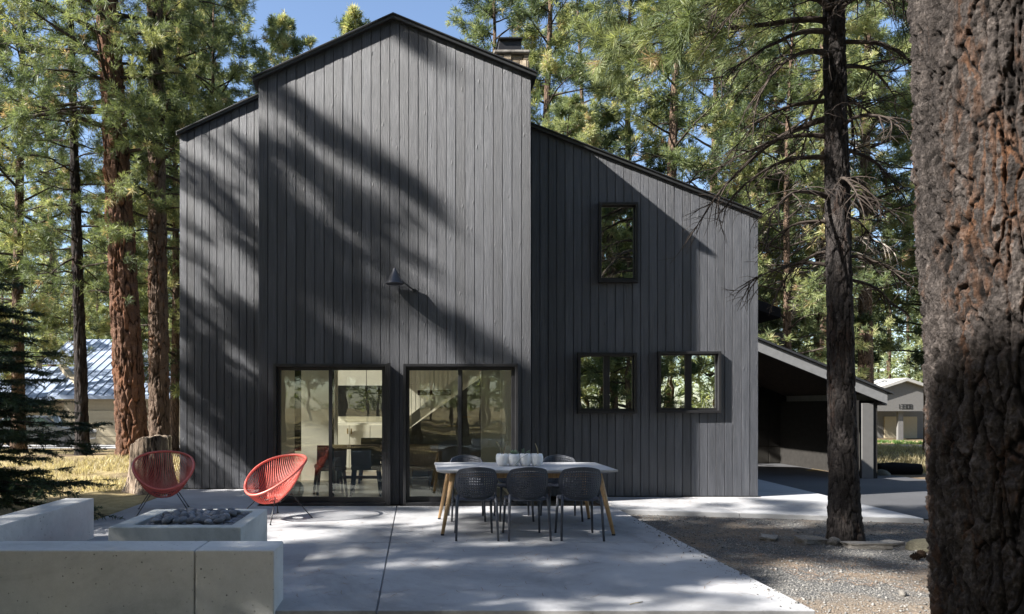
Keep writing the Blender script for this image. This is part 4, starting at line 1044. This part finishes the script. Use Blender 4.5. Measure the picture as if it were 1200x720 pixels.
# far wood as one mass
def far_wood():
    rng = np.random.default_rng(77); P = []; D = []; SZ = []; T = []; tm = MB()
    for k in range(290):
        Y = rng.uniform(48, 90); X = rng.uniform(-.72, .95) * Y; H = rng.uniform(15, 25); R_ = rng.uniform(2, 3.2); tb_ = rng.normal(.5, .12)
        if k >= 190: Y = -rng.uniform(22, 48); X = rng.uniform(-32, 60); H = rng.uniform(20, 30)
        if k < 190 and (X * 800 / Y + 488 < 240 or 985 < X * 800 / Y + 488 < 1130) and Y < 60: Y += 26; X = X / (Y - 26) * Y
        g0 = gzf(X, Y)
        tm.tube([(X, Y, g0 - .3), (X + rng.uniform(-.4, .4), Y, g0 + H)], [rng.uniform(.12, .25), .03], 6)
        n = 250; u = rng.uniform(0, 1, n) ** .9; a = rng.uniform(0, 2 * PI, n); rr = R_ * (1.05 - u) * np.sqrt(rng.uniform(.05, 1, n)) * (1 + .4 * np.sin(u * 30 + a))
        z = g0 + 1.2 + (H - 1.2) * u
        P.append(np.stack([X + np.cos(a) * rr, Y + np.sin(a) * rr, z], 1)); d_ = np.stack([np.cos(a), np.sin(a), np.full(n, .6)], 1); D.append(d_ / np.linalg.norm(d_, axis=1, keepdims=True))
        SZ.append(rng.uniform(.4, .75, n)); T.append(np.clip(tb_ + rng.normal(0, .13, n), 0, .93))
    A, F, tn = tufts(np.concatenate(P), np.concatenate(D), np.concatenate(SZ), 12, .05, rng, np.concatenate(T))
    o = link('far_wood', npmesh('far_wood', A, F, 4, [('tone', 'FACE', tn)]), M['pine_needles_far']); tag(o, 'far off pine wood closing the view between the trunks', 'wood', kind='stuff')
    o2 = tm.build('far_trunks', M['bark_far'], smooth=True); tag(o2, 'trunks of the far off pine wood', 'wood', kind='stuff')
far_wood()

# named near trees --------------------------------------------------
def limb_set(e, specs, seed, needles=True, mat='twig', K=40, size=.22, w=.006, twigs=9, tone=.35, nmat='pine_needles', rbase=1., dens=5, grow=.3):
    """specs: (z, azimuth, length, up, droop) branches off the trunk axis fn"""
    rng = np.random.default_rng(seed); bm_ = MB(); P = []; D = []; SZ = []; T = []
    for (x, y, z, az, L, up, droop) in specs:
        pts = branch_path((x, y, z), az, L, up, droop, rng, 10, .07)
        bm_.tube(pts, list(np.linspace((.010 + .012 * L) * rbase, .004, len(pts))), 6); tb_ = rng.normal(tone, .12)
        for s_ in range(twigs):
            v = rng.uniform(.15, 1.) if s_ else 1.
            f_ = v * 10; i_ = min(int(f_), 9); q = pts[i_] * (1 - f_ + i_) + pts[i_ + 1] * (f_ - i_); dd = pts[i_ + 1] - pts[i_]
            a2 = math.atan2(dd[1], dd[0]) + rng.choice([-1, 1]) * rng.uniform(.3, 1.2); L2 = (.25 + .35 * (1 - v)) * L * rng.uniform(.5, 1.1) + .12
            p2 = branch_path(q, a2, L2, math.asin(np.clip(dd[2] / np.linalg.norm(dd), -.9, .9)) + rng.uniform(-.3, .5), droop * rng.uniform(.2, 1.2), rng, 6, .13)
            bm_.tube(p2, list(np.linspace(.0075 * rbase, .002, 7)), 4)
            if not needles:
                for t_ in range(3):
                    v2 = rng.integers(1, 6); a3 = a2 + rng.choice([-1, 1]) * rng.uniform(.4, 1.3); p3 = branch_path(p2[v2], a3, L2 * rng.uniform(.3, .6), rng.uniform(-.8, .4), rng.uniform(0, .9), rng, 4, .18)
                    bm_.tube(p3, [.004, .0035, .003, .0025, .0015], 3)
            else:
                for t_ in range(dens):
                    k_ = 6 - t_ if t_ < 5 else 6; c_ = p2[max(k_, 1)] + rng.normal(0, .05, 3) * (t_ > 0); d_ = p2[max(k_, 1)] - p2[max(k_, 1) - 1]; d_ = d_ / np.linalg.norm(d_) + np.array([0, 0, .3]) + rng.normal(0, .3, 3) * (t_ > 0); d_ /= np.linalg.norm(d_)
                    P.append(c_); D.append(d_); SZ.append(size * rng.uniform(.8, 1.15)); tn = np.clip(tb_ + rng.normal(0, .12), 0, .92); T.append(.99 if rng.random() < .03 else tn)
    if not needles: bm_.build('dead_boughs', M[mat], e, smooth=True)
    else:
        off = tuple(e.location); A, F, tn = tufts(P, D, SZ, K, w, rng, T)
        link('crown', crownmesh('crown', bm_, off, A, F, tn, [M[mat], M[nmat]]), None, e)
def near_tree(name, base, top, r, z_top, bark, nseg, dz, scale, depth, seed, label, cat='pine tree', rt=None, **k):
    e = empty(name, (base[0], base[1], gzf(*base)), label=label, cat=cat)
    n = 8; path = [(base[0] + (top[0] - base[0]) * t, base[1] + (top[1] - base[1]) * t, gzf(*base) - .15 + (z_top + .15) * t, r[0] + (r[1] - r[0]) * t) for t in [q / n for q in range(n + 1)]]
    bark_trunk('trunk', path, M[bark], nseg, dz, scale, depth, seed, e, zoff=tuple(e.location), res_top=rt, **k)
    return e, lambda z: (base[0] + (top[0] - base[0]) * (z / z_top), base[1] + (top[1] - base[1]) * (z / z_top))
rg = random.Random(5)
# huge foreground trunk
heroT, axh = near_tree('pine_tree', (3.32, 3.5), (2.65, 3.5), (.50, .44), 14, 'bark_hero', 760, .0050, 16, .022, 3, 'huge rough-barked pine trunk filling the right foreground', rt=4.3, flare=.10)
limb_set(heroT, [(*axh(z), z, az, L, .3, .4) for z, az, L in ((8.5, .3, 3), (9.4, 2.2, 2.6), (10.2, 4.0, 3), (11, 5.4, 2.8), (11.8, 1.2, 2.5), (12.6, 3.0, 2.2), (13.4, 0, 2))], 8, K=24, w=.01)
# slim dark pine with dead lower boughs
slim, axs = near_tree('pine_tree', (4.92, 7.84), (4.72, 7.84), (.145, .085), 9.5, 'bark_dark', 110, .016, 17, .009, 5, 'slim dark pine with dead drooping boughs rising from the gravel', flare=.45)
sp = []
for k in range(30):
    z = 2.9 + k * .125 + rg.uniform(-.05, .05); side = k % 2; az = (PI + rg.uniform(-.5, .5)) if side else rg.uniform(-.5, .5)
    if k % 5 == 4: az = rg.choice([1.3, -1.6]) + rg.uniform(-.4, .4)
    L = rg.uniform(.9, 1.7) if side else rg.uniform(.7, 1.25)
    sp.append((*axs(z), z, az, L * (1.15 if z > 4.2 else .8), rg.uniform(.1, .6), rg.uniform(.8, 1.7)))
limb_set(slim, sp, 21, needles=False, twigs=11, rbase=1.25)
sp = [(*axs(z), z, az, L, up, dr_) for z, az, L, up, dr_ in ((5.9, PI - .12, 2.3, .30, .35), (6.3, PI + .25, 2.4, .25, .3), (6.55, PI - .35, 2.5, .1, .2), (6.1, PI + .05, 1.9, .4, .5), (6.8, PI - .1, 2.6, .1, .3), (7.0, PI + .3, 2.4, .0, .3), (6.7, .4, 1.6, .2, .4), (7.1, 1.5, 2.0, .3, .3), (7.4, -1.2, 2.0, .3, .4), (7.9, 3.4, 1.9, .4, .3), (8.3, .2, 1.6, .5, .2), (8.8, 2.2, 1.4, .6, .2), (9.2, 4.4, 1.1, .7, .1), (9.4, 1., .9, .9, 0.))]
limb_set(slim, sp, 22, K=60, size=.21, w=.004, twigs=17, tone=.33, dens=4)
# pale dead-bough pine behind it
pale, axp = near_tree('pine_tree', (14.5, 24.), (14.3, 24.), (.26, .10), 17, 'bark_brown', 40, .08, 10, .012, 8, 'pale pine with bare tangled twigs behind the slim dark trunk')
sp = []
for k in range(40):
    z = 5.0 + k * .15; sp.append((*axp(z), z, rg.uniform(0, 6.28), rg.uniform(1.2, 2.6), rg.uniform(0, .6), rg.uniform(.8, 1.8)))
limb_set(pale, sp, 31, needles=False, mat='twig_pale', twigs=8, rbase=2.2)
sp = [(*axp(z), z, rg.uniform(0, 6.28), rg.uniform(1.4, 2.8) * (1.3 - (z - 10) / 9), .3, .2) for z in np.linspace(10.5, 16.8, 26)]
limb_set(pale, sp, 32, K=26, size=.26, w=.01, twigs=9, tone=.6)
# left group
redT, axr = near_tree('pine_tree', (-8.70, 21.), (-9.85, 21.), (.44, .24), 20, 'bark_red', 130, .035, 5.2, .045, 11, 'big reddish leaning ponderosa trunk behind the stump', flare=.18)
sp = []
for k in range(60):
    z = 9.2 + k * .18; L = rg.uniform(1.8, 3.6) * (1 if z < 15 else 1 - (z - 15) / 8); sp.append((*axr(z), z, k * 2.4 + rg.uniform(-.4, .4), L, rg.uniform(-.1, .4), rg.uniform(-.1, .7)))
sp.append((*axr(10.6), 10.6, PI + .15, 4.2, -.05, .9))
limb_set(redT, sp, 41, K=26, size=.25, w=.009, twigs=10, tone=.40, dens=5, rbase=1.6)
brT, axb = near_tree('pine_tree', (-8.35, 22.2), (-8.55, 22.2), (.32, .18), 20, 'bark_brown', 100, .045, 6, .035, 12, 'straight brown pine trunk directly right of the reddish one', flare=.2)
sp = []
for k in range(58):
    z = 6.6 + k * .22; L = rg.uniform(1.5, 3.3) * (1 if z < 14 else 1 - (z - 14) / 8); sp.append((*axb(z), z, k * 2.4 + rg.uniform(-.4, .4), L, rg.uniform(-.1, .4), rg.uniform(0, .7)))
limb_set(brT, sp, 42, K=26, size=.25, w=.009, twigs=9, tone=.42, dens=5, rbase=1.4)
thT, axt = near_tree('pine_tree', (-10.55, 21.6), (-11.0, 21.6), (.20, .07), 16, 'bark_dark', 60, .08, 8, .02, 13, 'thin dark pine trunk left of the reddish one before the blue roof', flare=.3)
sp = []
for k in range(64):
    z = 5.0 + k * .165; sp.append((*axt(z), z, k * 2.4 + rg.uniform(-.4, .4), rg.uniform(1.3, 2.6) * (1 if z < 11 else 1 - (z - 11) / 7), rg.uniform(-.2, .3), rg.uniform(.0, .8)))
limb_set(thT, sp, 43, K=22, size=.22, w=.008, twigs=7, tone=.25, dens=3)

# dark spruce in the left foreground
def spruce():
    e = empty('spruce_tree', (-6.25, 9.0, gzf(-6.25, 9)), label='dark low-boughed spruce at the left picture edge behind the bench', cat='spruce tree')
    rng = np.random.default_rng(9); tm = MB(); H = 4.4
    tm.tube([(-6.25, 9.0, -.2), (-6.25, 9.0, H)], [.11, .015], 10); tm.build('trunk', M['bark_dark'], e, smooth=True)
    bm_ = MB(); P = []; D = []; SZ = []; T = []
    for k in range(150):
        u = k / 150; z = .25 + (H - .4) * u; L = 2.05 * (1 - u) ** .8 * rng.uniform(.75, 1.08) + .1; az = k * 2.4 + rng.uniform(-.3, .3)
        pts = branch_path((-6.25, 9.0, z), az, L, rng.uniform(-.05, .15), rng.uniform(.0, .3), rng, 8, .05)
        bm_.tube(pts, list(np.linspace(.012 + .004 * L, .003, 9)), 5); n2 = int(8 + 11 * L)
        for s_ in range(n2):
            v = rng.uniform(.12, 1) if s_ else 1.; f_ = v * 8; i_ = min(int(f_), 7); q = pts[i_] * (1 - f_ + i_) + pts[i_ + 1] * (f_ - i_); dd = pts[i_ + 1] - pts[i_]
            a2 = math.atan2(dd[1], dd[0]) + (rng.choice([-1, 1]) * rng.uniform(.5, 1.0) if s_ else 0); L2 = (.10 + .42 * (1 - v)) * min(L, 1.4) * rng.uniform(.6, 1) + .08
            p2 = branch_path(q, a2, L2, rng.uniform(-.12, .1), rng.uniform(0, .25), rng, 3, .05); bm_.tube(p2, [.004, .003, .0025, .002], 3)
            m_ = max(2, int(L2 / .04))
            for t_ in range(m_):
                g_ = (t_ + 1) / m_ * 3; j = min(int(g_), 2); P.append(p2[j] * (1 - g_ + j) + p2[j + 1] * (g_ - j)); d_ = p2[j + 1] - p2[j]; D.append(d_ / np.linalg.norm(d_)); SZ.append(rng.uniform(.045, .065)); T.append(rng.normal(.4, .2))
    A, F, tn = tufts(P, D, SZ, 14, .0045, rng, np.clip(T, 0, 1), spread=1.0, back=.4)
    link('crown', crownmesh('crown', bm_, tuple(e.location), A, F, tn, [M['twig'], M['spruce_needles']]), None, e)
spruce()

# stump
def stump():
    e = empty('tree_stump', (-4.87, 12.55, -.07), label='weathered split tree stump beside the house corner', cat='stump')
    zs = np.linspace(-.1, 1.02, 60); th = np.linspace(0, 2 * PI, 90, endpoint=False); T, Z = np.meshgrid(th, zs)
    r = .385 + .14 * np.exp(-(Z + .1) / .22) * (1 + .6 * np.sin(T * 4 + 1)) - .03 * Z
    Q = np.stack([np.cos(T) * 1.6, np.sin(T) * 1.6, Z * .5], -1).reshape(-1, 3)
    f1, f2, p_ = cell(Q * 2.3 + (fbm(Q * 2, 3)[:, None] - .5) * .8, 4); r = r.ravel() + .05 * np.sqrt(np.clip(f2 - f1, 0, .5)) - .03 + (fbm(Q * 5, 4) - .5) * .05
    cut = 1.0 - .20 * np.clip(-np.cos(T) * 1.2 - .25, 0, 1) + (fbm(np.stack([np.cos(T).ravel() * 3, np.sin(T).ravel() * 3, T.ravel() * 0], 1), 3) - .5).reshape(T.shape) * .10
    Zc = np.minimum(Z, cut)
    P = np.stack([np.cos(T).ravel() * r * np.where(Z > cut, np.clip(1 - (Z - cut) * 9, .1, 1), 1).ravel(), np.sin(T).ravel() * r * np.where(Z > cut, np.clip(1 - (Z - cut) * 9, .1, 1), 1).ravel(), Zc.ravel()], 1)
    n, m_ = len(zs), len(th); i_ = (np.arange(n - 1)[:, None] * m_ + np.arange(m_)[None]).ravel(); j = (np.arange(n - 1)[:, None] * m_ + (np.arange(m_)[None] + 1) % m_).ravel()
    F = np.stack([i_, j, j + m_, i_ + m_], 1); F4 = F.tolist()
    me = bpy.data.meshes.new('body'); me.from_pydata(P.tolist(), [], F4 + [tuple((n - 1) * m_ + k for k in range(m_))]); me.update()
    link('body', me, M['stump'], e, smooth=True)
stump()

# ------------------------------------------------------------------ grass, gravel, rocks, cones
def grass(name, n, region, hgt, mat, seed, label, w=.006, clump=12):
    rng = np.random.default_rng(seed); x0, x1, y0, y1 = region; nc = n // clump
    cx = rng.uniform(x0, x1, nc); cy = rng.uniform(y0, y1, nc)
    k = fbm(np.stack([cx * .6, cy * .6, cx * 0], 1), 3, seed) > .44; cx, cy = cx[k], cy[k]; nc = len(cx)
    X = (cx[:, None] + rng.normal(0, .07, (nc, clump))).ravel(); Y = (cy[:, None] + rng.normal(0, .07, (nc, clump))).ravel(); Z = gz(X, Y) - .02
    h = hgt * rng.uniform(.3, 1.1, len(X)); a = rng.uniform(0, 2 * PI, len(X)); ln = rng.uniform(.1, .9, len(X)) * h; b_ = rng.uniform(0, PI, len(X))
    B = np.stack([X, Y, Z], 1); tip = B + np.stack([np.cos(a) * ln, np.sin(a) * ln, h], 1); sd = np.stack([np.cos(b_), np.sin(b_), b_ * 0], 1) * w; md = B * .5 + tip * .5 + np.array([0, 0, 1]) * (h * .12)[:, None]
    A = np.stack([B - sd, B + sd, md + sd * .8, tip, md - sd * .8], 1).reshape(-1, 3); F = np.arange(len(X) * 5).reshape(-1, 5)
    o = link(name, npmesh(name, A, F, 5, [('tone', 'FACE', np.clip(rng.normal(.45, .22, len(X)), 0, .98))]), M[mat]); tag(o, label, 'grass', kind='stuff')
grass('dry_grass', 26000, (-13, -4.6, 12.3, 21), .16, 'straw', 3, 'dry straw coloured grass around the stump')
grass('dry_grass', 30000, (12.6, 27, 19.5, 34), .28, 'straw', 4, 'dry straw coloured grass beyond the carport', w=.01)
grass('lawn', 16000, (14, 40, 41, 48), .18, 'green_grass', 5, 'strip of green lawn before the far garage', w=.02)
def gravel():
    rng = np.random.default_rng(2); n = 34000
    X = rng.uniform(2.0, 9.5, n); Y = rng.uniform(3.2, 9.8, n)
    k = ~((X < 2.94) & (Y > 4.95)) & ~((Y > 9.78 - .2 * (X - 2.97))) & (rng.uniform(0, 1, n) < np.clip(1.6 - Y * .1, .3, 1))
    X, Y = X[k], Y[k]; n = len(X)
    x3 = 2.92 - np.abs(rng.normal(0, .10, 260)); y3 = rng.uniform(5.0, 9.4, 260); X = np.concatenate([X, x3]); Y = np.concatenate([Y, y3])
    x2 = rng.uniform(-1, 3, 3500); y2 = rng.uniform(4.5, 4.93, 3500); X = np.concatenate([X, x2]); Y = np.concatenate([Y, y2]); n = len(X)
    V0 = np.array([(1, 0, 0), (-1, 0, 0), (0, 1, 0), (0, -1, 0), (0, 0, 1), (0, 0, -1)], float); F0 = np.array([(0, 2, 4), (2, 1, 4), (1, 3, 4), (3, 0, 4), (2, 0, 5), (1, 2, 5), (3, 1, 5), (0, 3, 5)])
    r = rng.uniform(.004, .007, n) + .012 * rng.uniform(0, 1, n) ** 7; S_ = r[:, None, None] * rng.uniform(.6, 1.3, (n, 6, 1)) * np.array([1, 1, .7]); a = rng.uniform(0, 6.28, n)
    V = V0[None] * S_; c, s = np.cos(a)[:, None], np.sin(a)[:, None]; tl = rng.normal(0, .35, (n, 1))
    W = np.stack([V[..., 0] * c - V[..., 1] * s, V[..., 0] * s + V[..., 1] * c, V[..., 2] + V[..., 0] * tl], -1)
    on = (X < 2.915) & (Y > 4.985); W += np.stack([X, Y, np.where(on, r * .45, gz(X, Y) + .004 + r * .4)], 1)[:, None]
    F = (F0[None] + 6 * np.arange(n)[:, None, None]).reshape(-1, 3)
    o = link('loose_gravel', npmesh('loose_gravel', W.reshape(-1, 3), F, 3, [('rnd', 'FACE', np.repeat(rng.uniform(0, 1, n), 8))]), M['gravel_bits']); tag(o, 'loose grey gravel stones beside the patio', 'gravel', kind='stuff')
gravel()
def litter(name, n, region, z, seed, label, L=.13, dense=None):
    rng = np.random.default_rng(seed); x0, x1, y0, y1 = region
    X = rng.uniform(x0, x1, n); Y = rng.uniform(y0, y1, n)
    if dense is not None: k = dense(X, Y, rng); X, Y = X[k], Y[k]
    n = len(X); a = rng.uniform(0, PI, n); l = L * rng.uniform(.5, 1.1, n) / 2; Z = (gz(X, Y) + .012 + rng.uniform(0, .012, n)) if z is None else np.full(n, z) + rng.uniform(.0015, .004, n)
    d = np.stack([np.cos(a) * l, np.sin(a) * l, rng.normal(0, .04, n) * l * (z is None)], 1); w_ = np.stack([-np.sin(a), np.cos(a), a * 0], 1) * .0014; B = np.stack([X, Y, Z], 1); b2 = np.stack([-np.sin(a), np.cos(a), a * 0], 1) * (rng.normal(0, .12, n) * l)[:, None]
    A = np.stack([B - d - w_, B - d + w_, B + b2 + w_ * 1.3, B + d + w_, B + d - w_, B + b2 - w_ * 1.3], 1).reshape(-1, 3); F = np.arange(n * 6).reshape(-1, 6)[:, ::-1]
    o = link(name, npmesh(name, A, F, 6, [('rnd', 'FACE', rng.uniform(0, 1, n))]), M['litter']); tag(o, label, 'needle litter', kind='stuff')
pit = lambda X, Y: (X > -2.8) & (X < -1.56) & (Y > 6.13) & (Y < 7.26)
litter('needle_litter', 9000, (2.2, 9, 3.3, 9.7), None, 6, 'fallen brown pine needles on the gravel', dense=lambda X, Y, r: ~((X < 2.95) & (Y > 4.9)) & ~(Y > 9.72 - .2 * (X - 2.97)) & (fbm(np.stack([X * .8, Y * .8, X * 0], 1), 3, 5) > .45))
litter('needle_litter', 1500, (-3.5, 2.85, 5.3, 10.1), .001, 7, 'few fallen pine needles scattered on the patio', dense=lambda X, Y, r: ~pit(X, Y) & ((r.uniform(0, 1, len(X)) < .35) | ((Y > 9.6) & (r.uniform(0, 1, len(X)) < .5)) | ((X > 2.6) & (r.uniform(0, 1, len(X)) < .8)) | ((abs(X + .9) < .2) & (Y < 5.6))))
litter('needle_litter', 700, (2.95, 6.6, 9.55, 11.1), .001, 8, 'fallen pine needles on the path against the wall', dense=lambda X, Y, r: (Y > 9.85 - .2 * (X - 2.97)) & ((Y > 10.9) | (r.uniform(0, 1, len(X)) < .3)))
def rock_mesh(seed, flat_=False, mat='rock'):
    bm = bmesh.new(); bmesh.ops.create_cube(bm, size=2) if flat_ else bmesh.ops.create_icosphere(bm, subdivisions=3, radius=1)
    if flat_: bmesh.ops.subdivide_edges(bm, edges=bm.edges[:], cuts=5, use_grid_fill=True)
    P = np.array([v.co for v in bm.verts]); n = fbm(P * .8 + seed * 3.3, 4, seed) - .5; f1, f2, _ = cell(P * .9 + seed, seed)
    for v, a, b_ in zip(bm.verts, n, f1):
        k = 1 + .55 * a - .25 * b_; v.co.x *= k; v.co.y *= k; v.co.z *= (1 + .35 * a)
    me = bpy.data.meshes.new('rock'); bm.to_mesh(me); bm.free(); me.materials.append(M[mat]); return me
def rock(x, y, sc, seed, label, fl=False, rz=0., name='rock', cat='rock', group='stones at the foot of the slim pine', tilt=0., mat='rock'):
    o = bpy.data.objects.new(name, rock_mesh(seed, fl, mat)); COL.objects.link(o); o.location = (x, y, gzf(x, y) + sc[2] * (.55 if mat == 'rock' else .1)); o.scale = sc; o.rotation_euler = (tilt, tilt * .5, rz); tag(o, label, cat, group)
rock(4.47, 7.75, (.17, .12, .045), 1, 'flat grey flagstone left of the slim pine trunk', True, .2, tilt=.08)
rock(4.10, 7.95, (.13, .09, .03), 2, 'small sunken flagstone furthest left of the slim pine', True, 1.)
rock(4.93, 7.50, (.24, .10, .04), 3, 'long pale flagstone in front of the slim pine trunk', True, -.12, tilt=-.05)
rock(4.68, 7.66, (.09, .07, .06), 4, 'rounded brown stone touching the slim pine trunk', False, .5)
rock(5.28, 7.62, (.15, .09, .03), 5, 'dark flat stone right of the slim pine trunk', True, .4)
rock(5.62, 7.45, (.33, .22, .11), 6, 'large mossy half-buried boulder by the huge trunk', False, .3, mat='mossy_rock')
rock(4.00, 5.62, (.045, .035, .03), 7, 'small pale rock lying on the gravel near the huge trunk', False, 1.)
rock(12.85, 18.9, (.30, .25, .16), 8, 'dark boulder left of the log beyond the driveway', False, .3, mat='mossy_rock', group='stones beyond the driveway')
rock(14.6, 20.3, (.35, .3, .14), 9, 'pale low rock right of the log beyond the driveway', False, .9, group='stones beyond the driveway')
m = MB(); m.tube([(13.1, 19.4, -.33), (13.6, 19.45, -.31), (14.25, 19.3, -.32)], [.17, .19, .16], 14); tag(m.build('log', M['bark_dark'], smooth=True), 'short dark log lying in the dry grass beyond the driveway', 'log')
def cone_mesh():
    m = MB(); rng = random.Random(3)
    for k in range(70):
        t = k / 70; z = .005 + .07 * t; r = .032 * math.sin(PI * (t * .85 + .12)); a = k * 2.4
        c, s = math.cos(a), math.sin(a); m.add([(c * r * .3, s * r * .3, z), (c * r - s * .009, s * r + c * .009, z + .006), (c * r * 1.25, s * r * 1.25, z + .012), (c * r + s * .009, s * r - c * .009, z + .006)], [(0, 1, 2, 3), (3, 2, 1, 0)][:1])
    m.lathe([(.012, 0), (.022, .03), (.006, .07)], n=8); return m.mesh('pine_cone')
cm = cone_mesh(); cm.materials.append(M['cone_scale'])
for k, (x, y, a) in enumerate(((5.03, 6.95, .3), (5.13, 6.98, 2.))):
    o = bpy.data.objects.new('pine_cone', cm); COL.objects.link(o); o.location = (x, y, gzf(x, y) + .03); o.rotation_euler = (1.4, 0, a); o.scale = (1.25,) * 3; tag(o, ['left one of two brown pine cones on the gravel', 'right one of two brown pine cones on the gravel'][k], 'pine cone', 'pine cones on the gravel')
m = MB(); m.tube([(1.60, 5.12, .006), (1.66, 5.16, .008), (1.72, 5.19, .005)], .0035, 5); m.tube([(1.65, 5.155, .008), (1.69, 5.15, .012)], .0025, 5)
tag(m.build('twig', M['dry_twig'], smooth=True), 'small forked brown twig lying on the patio', 'twig')
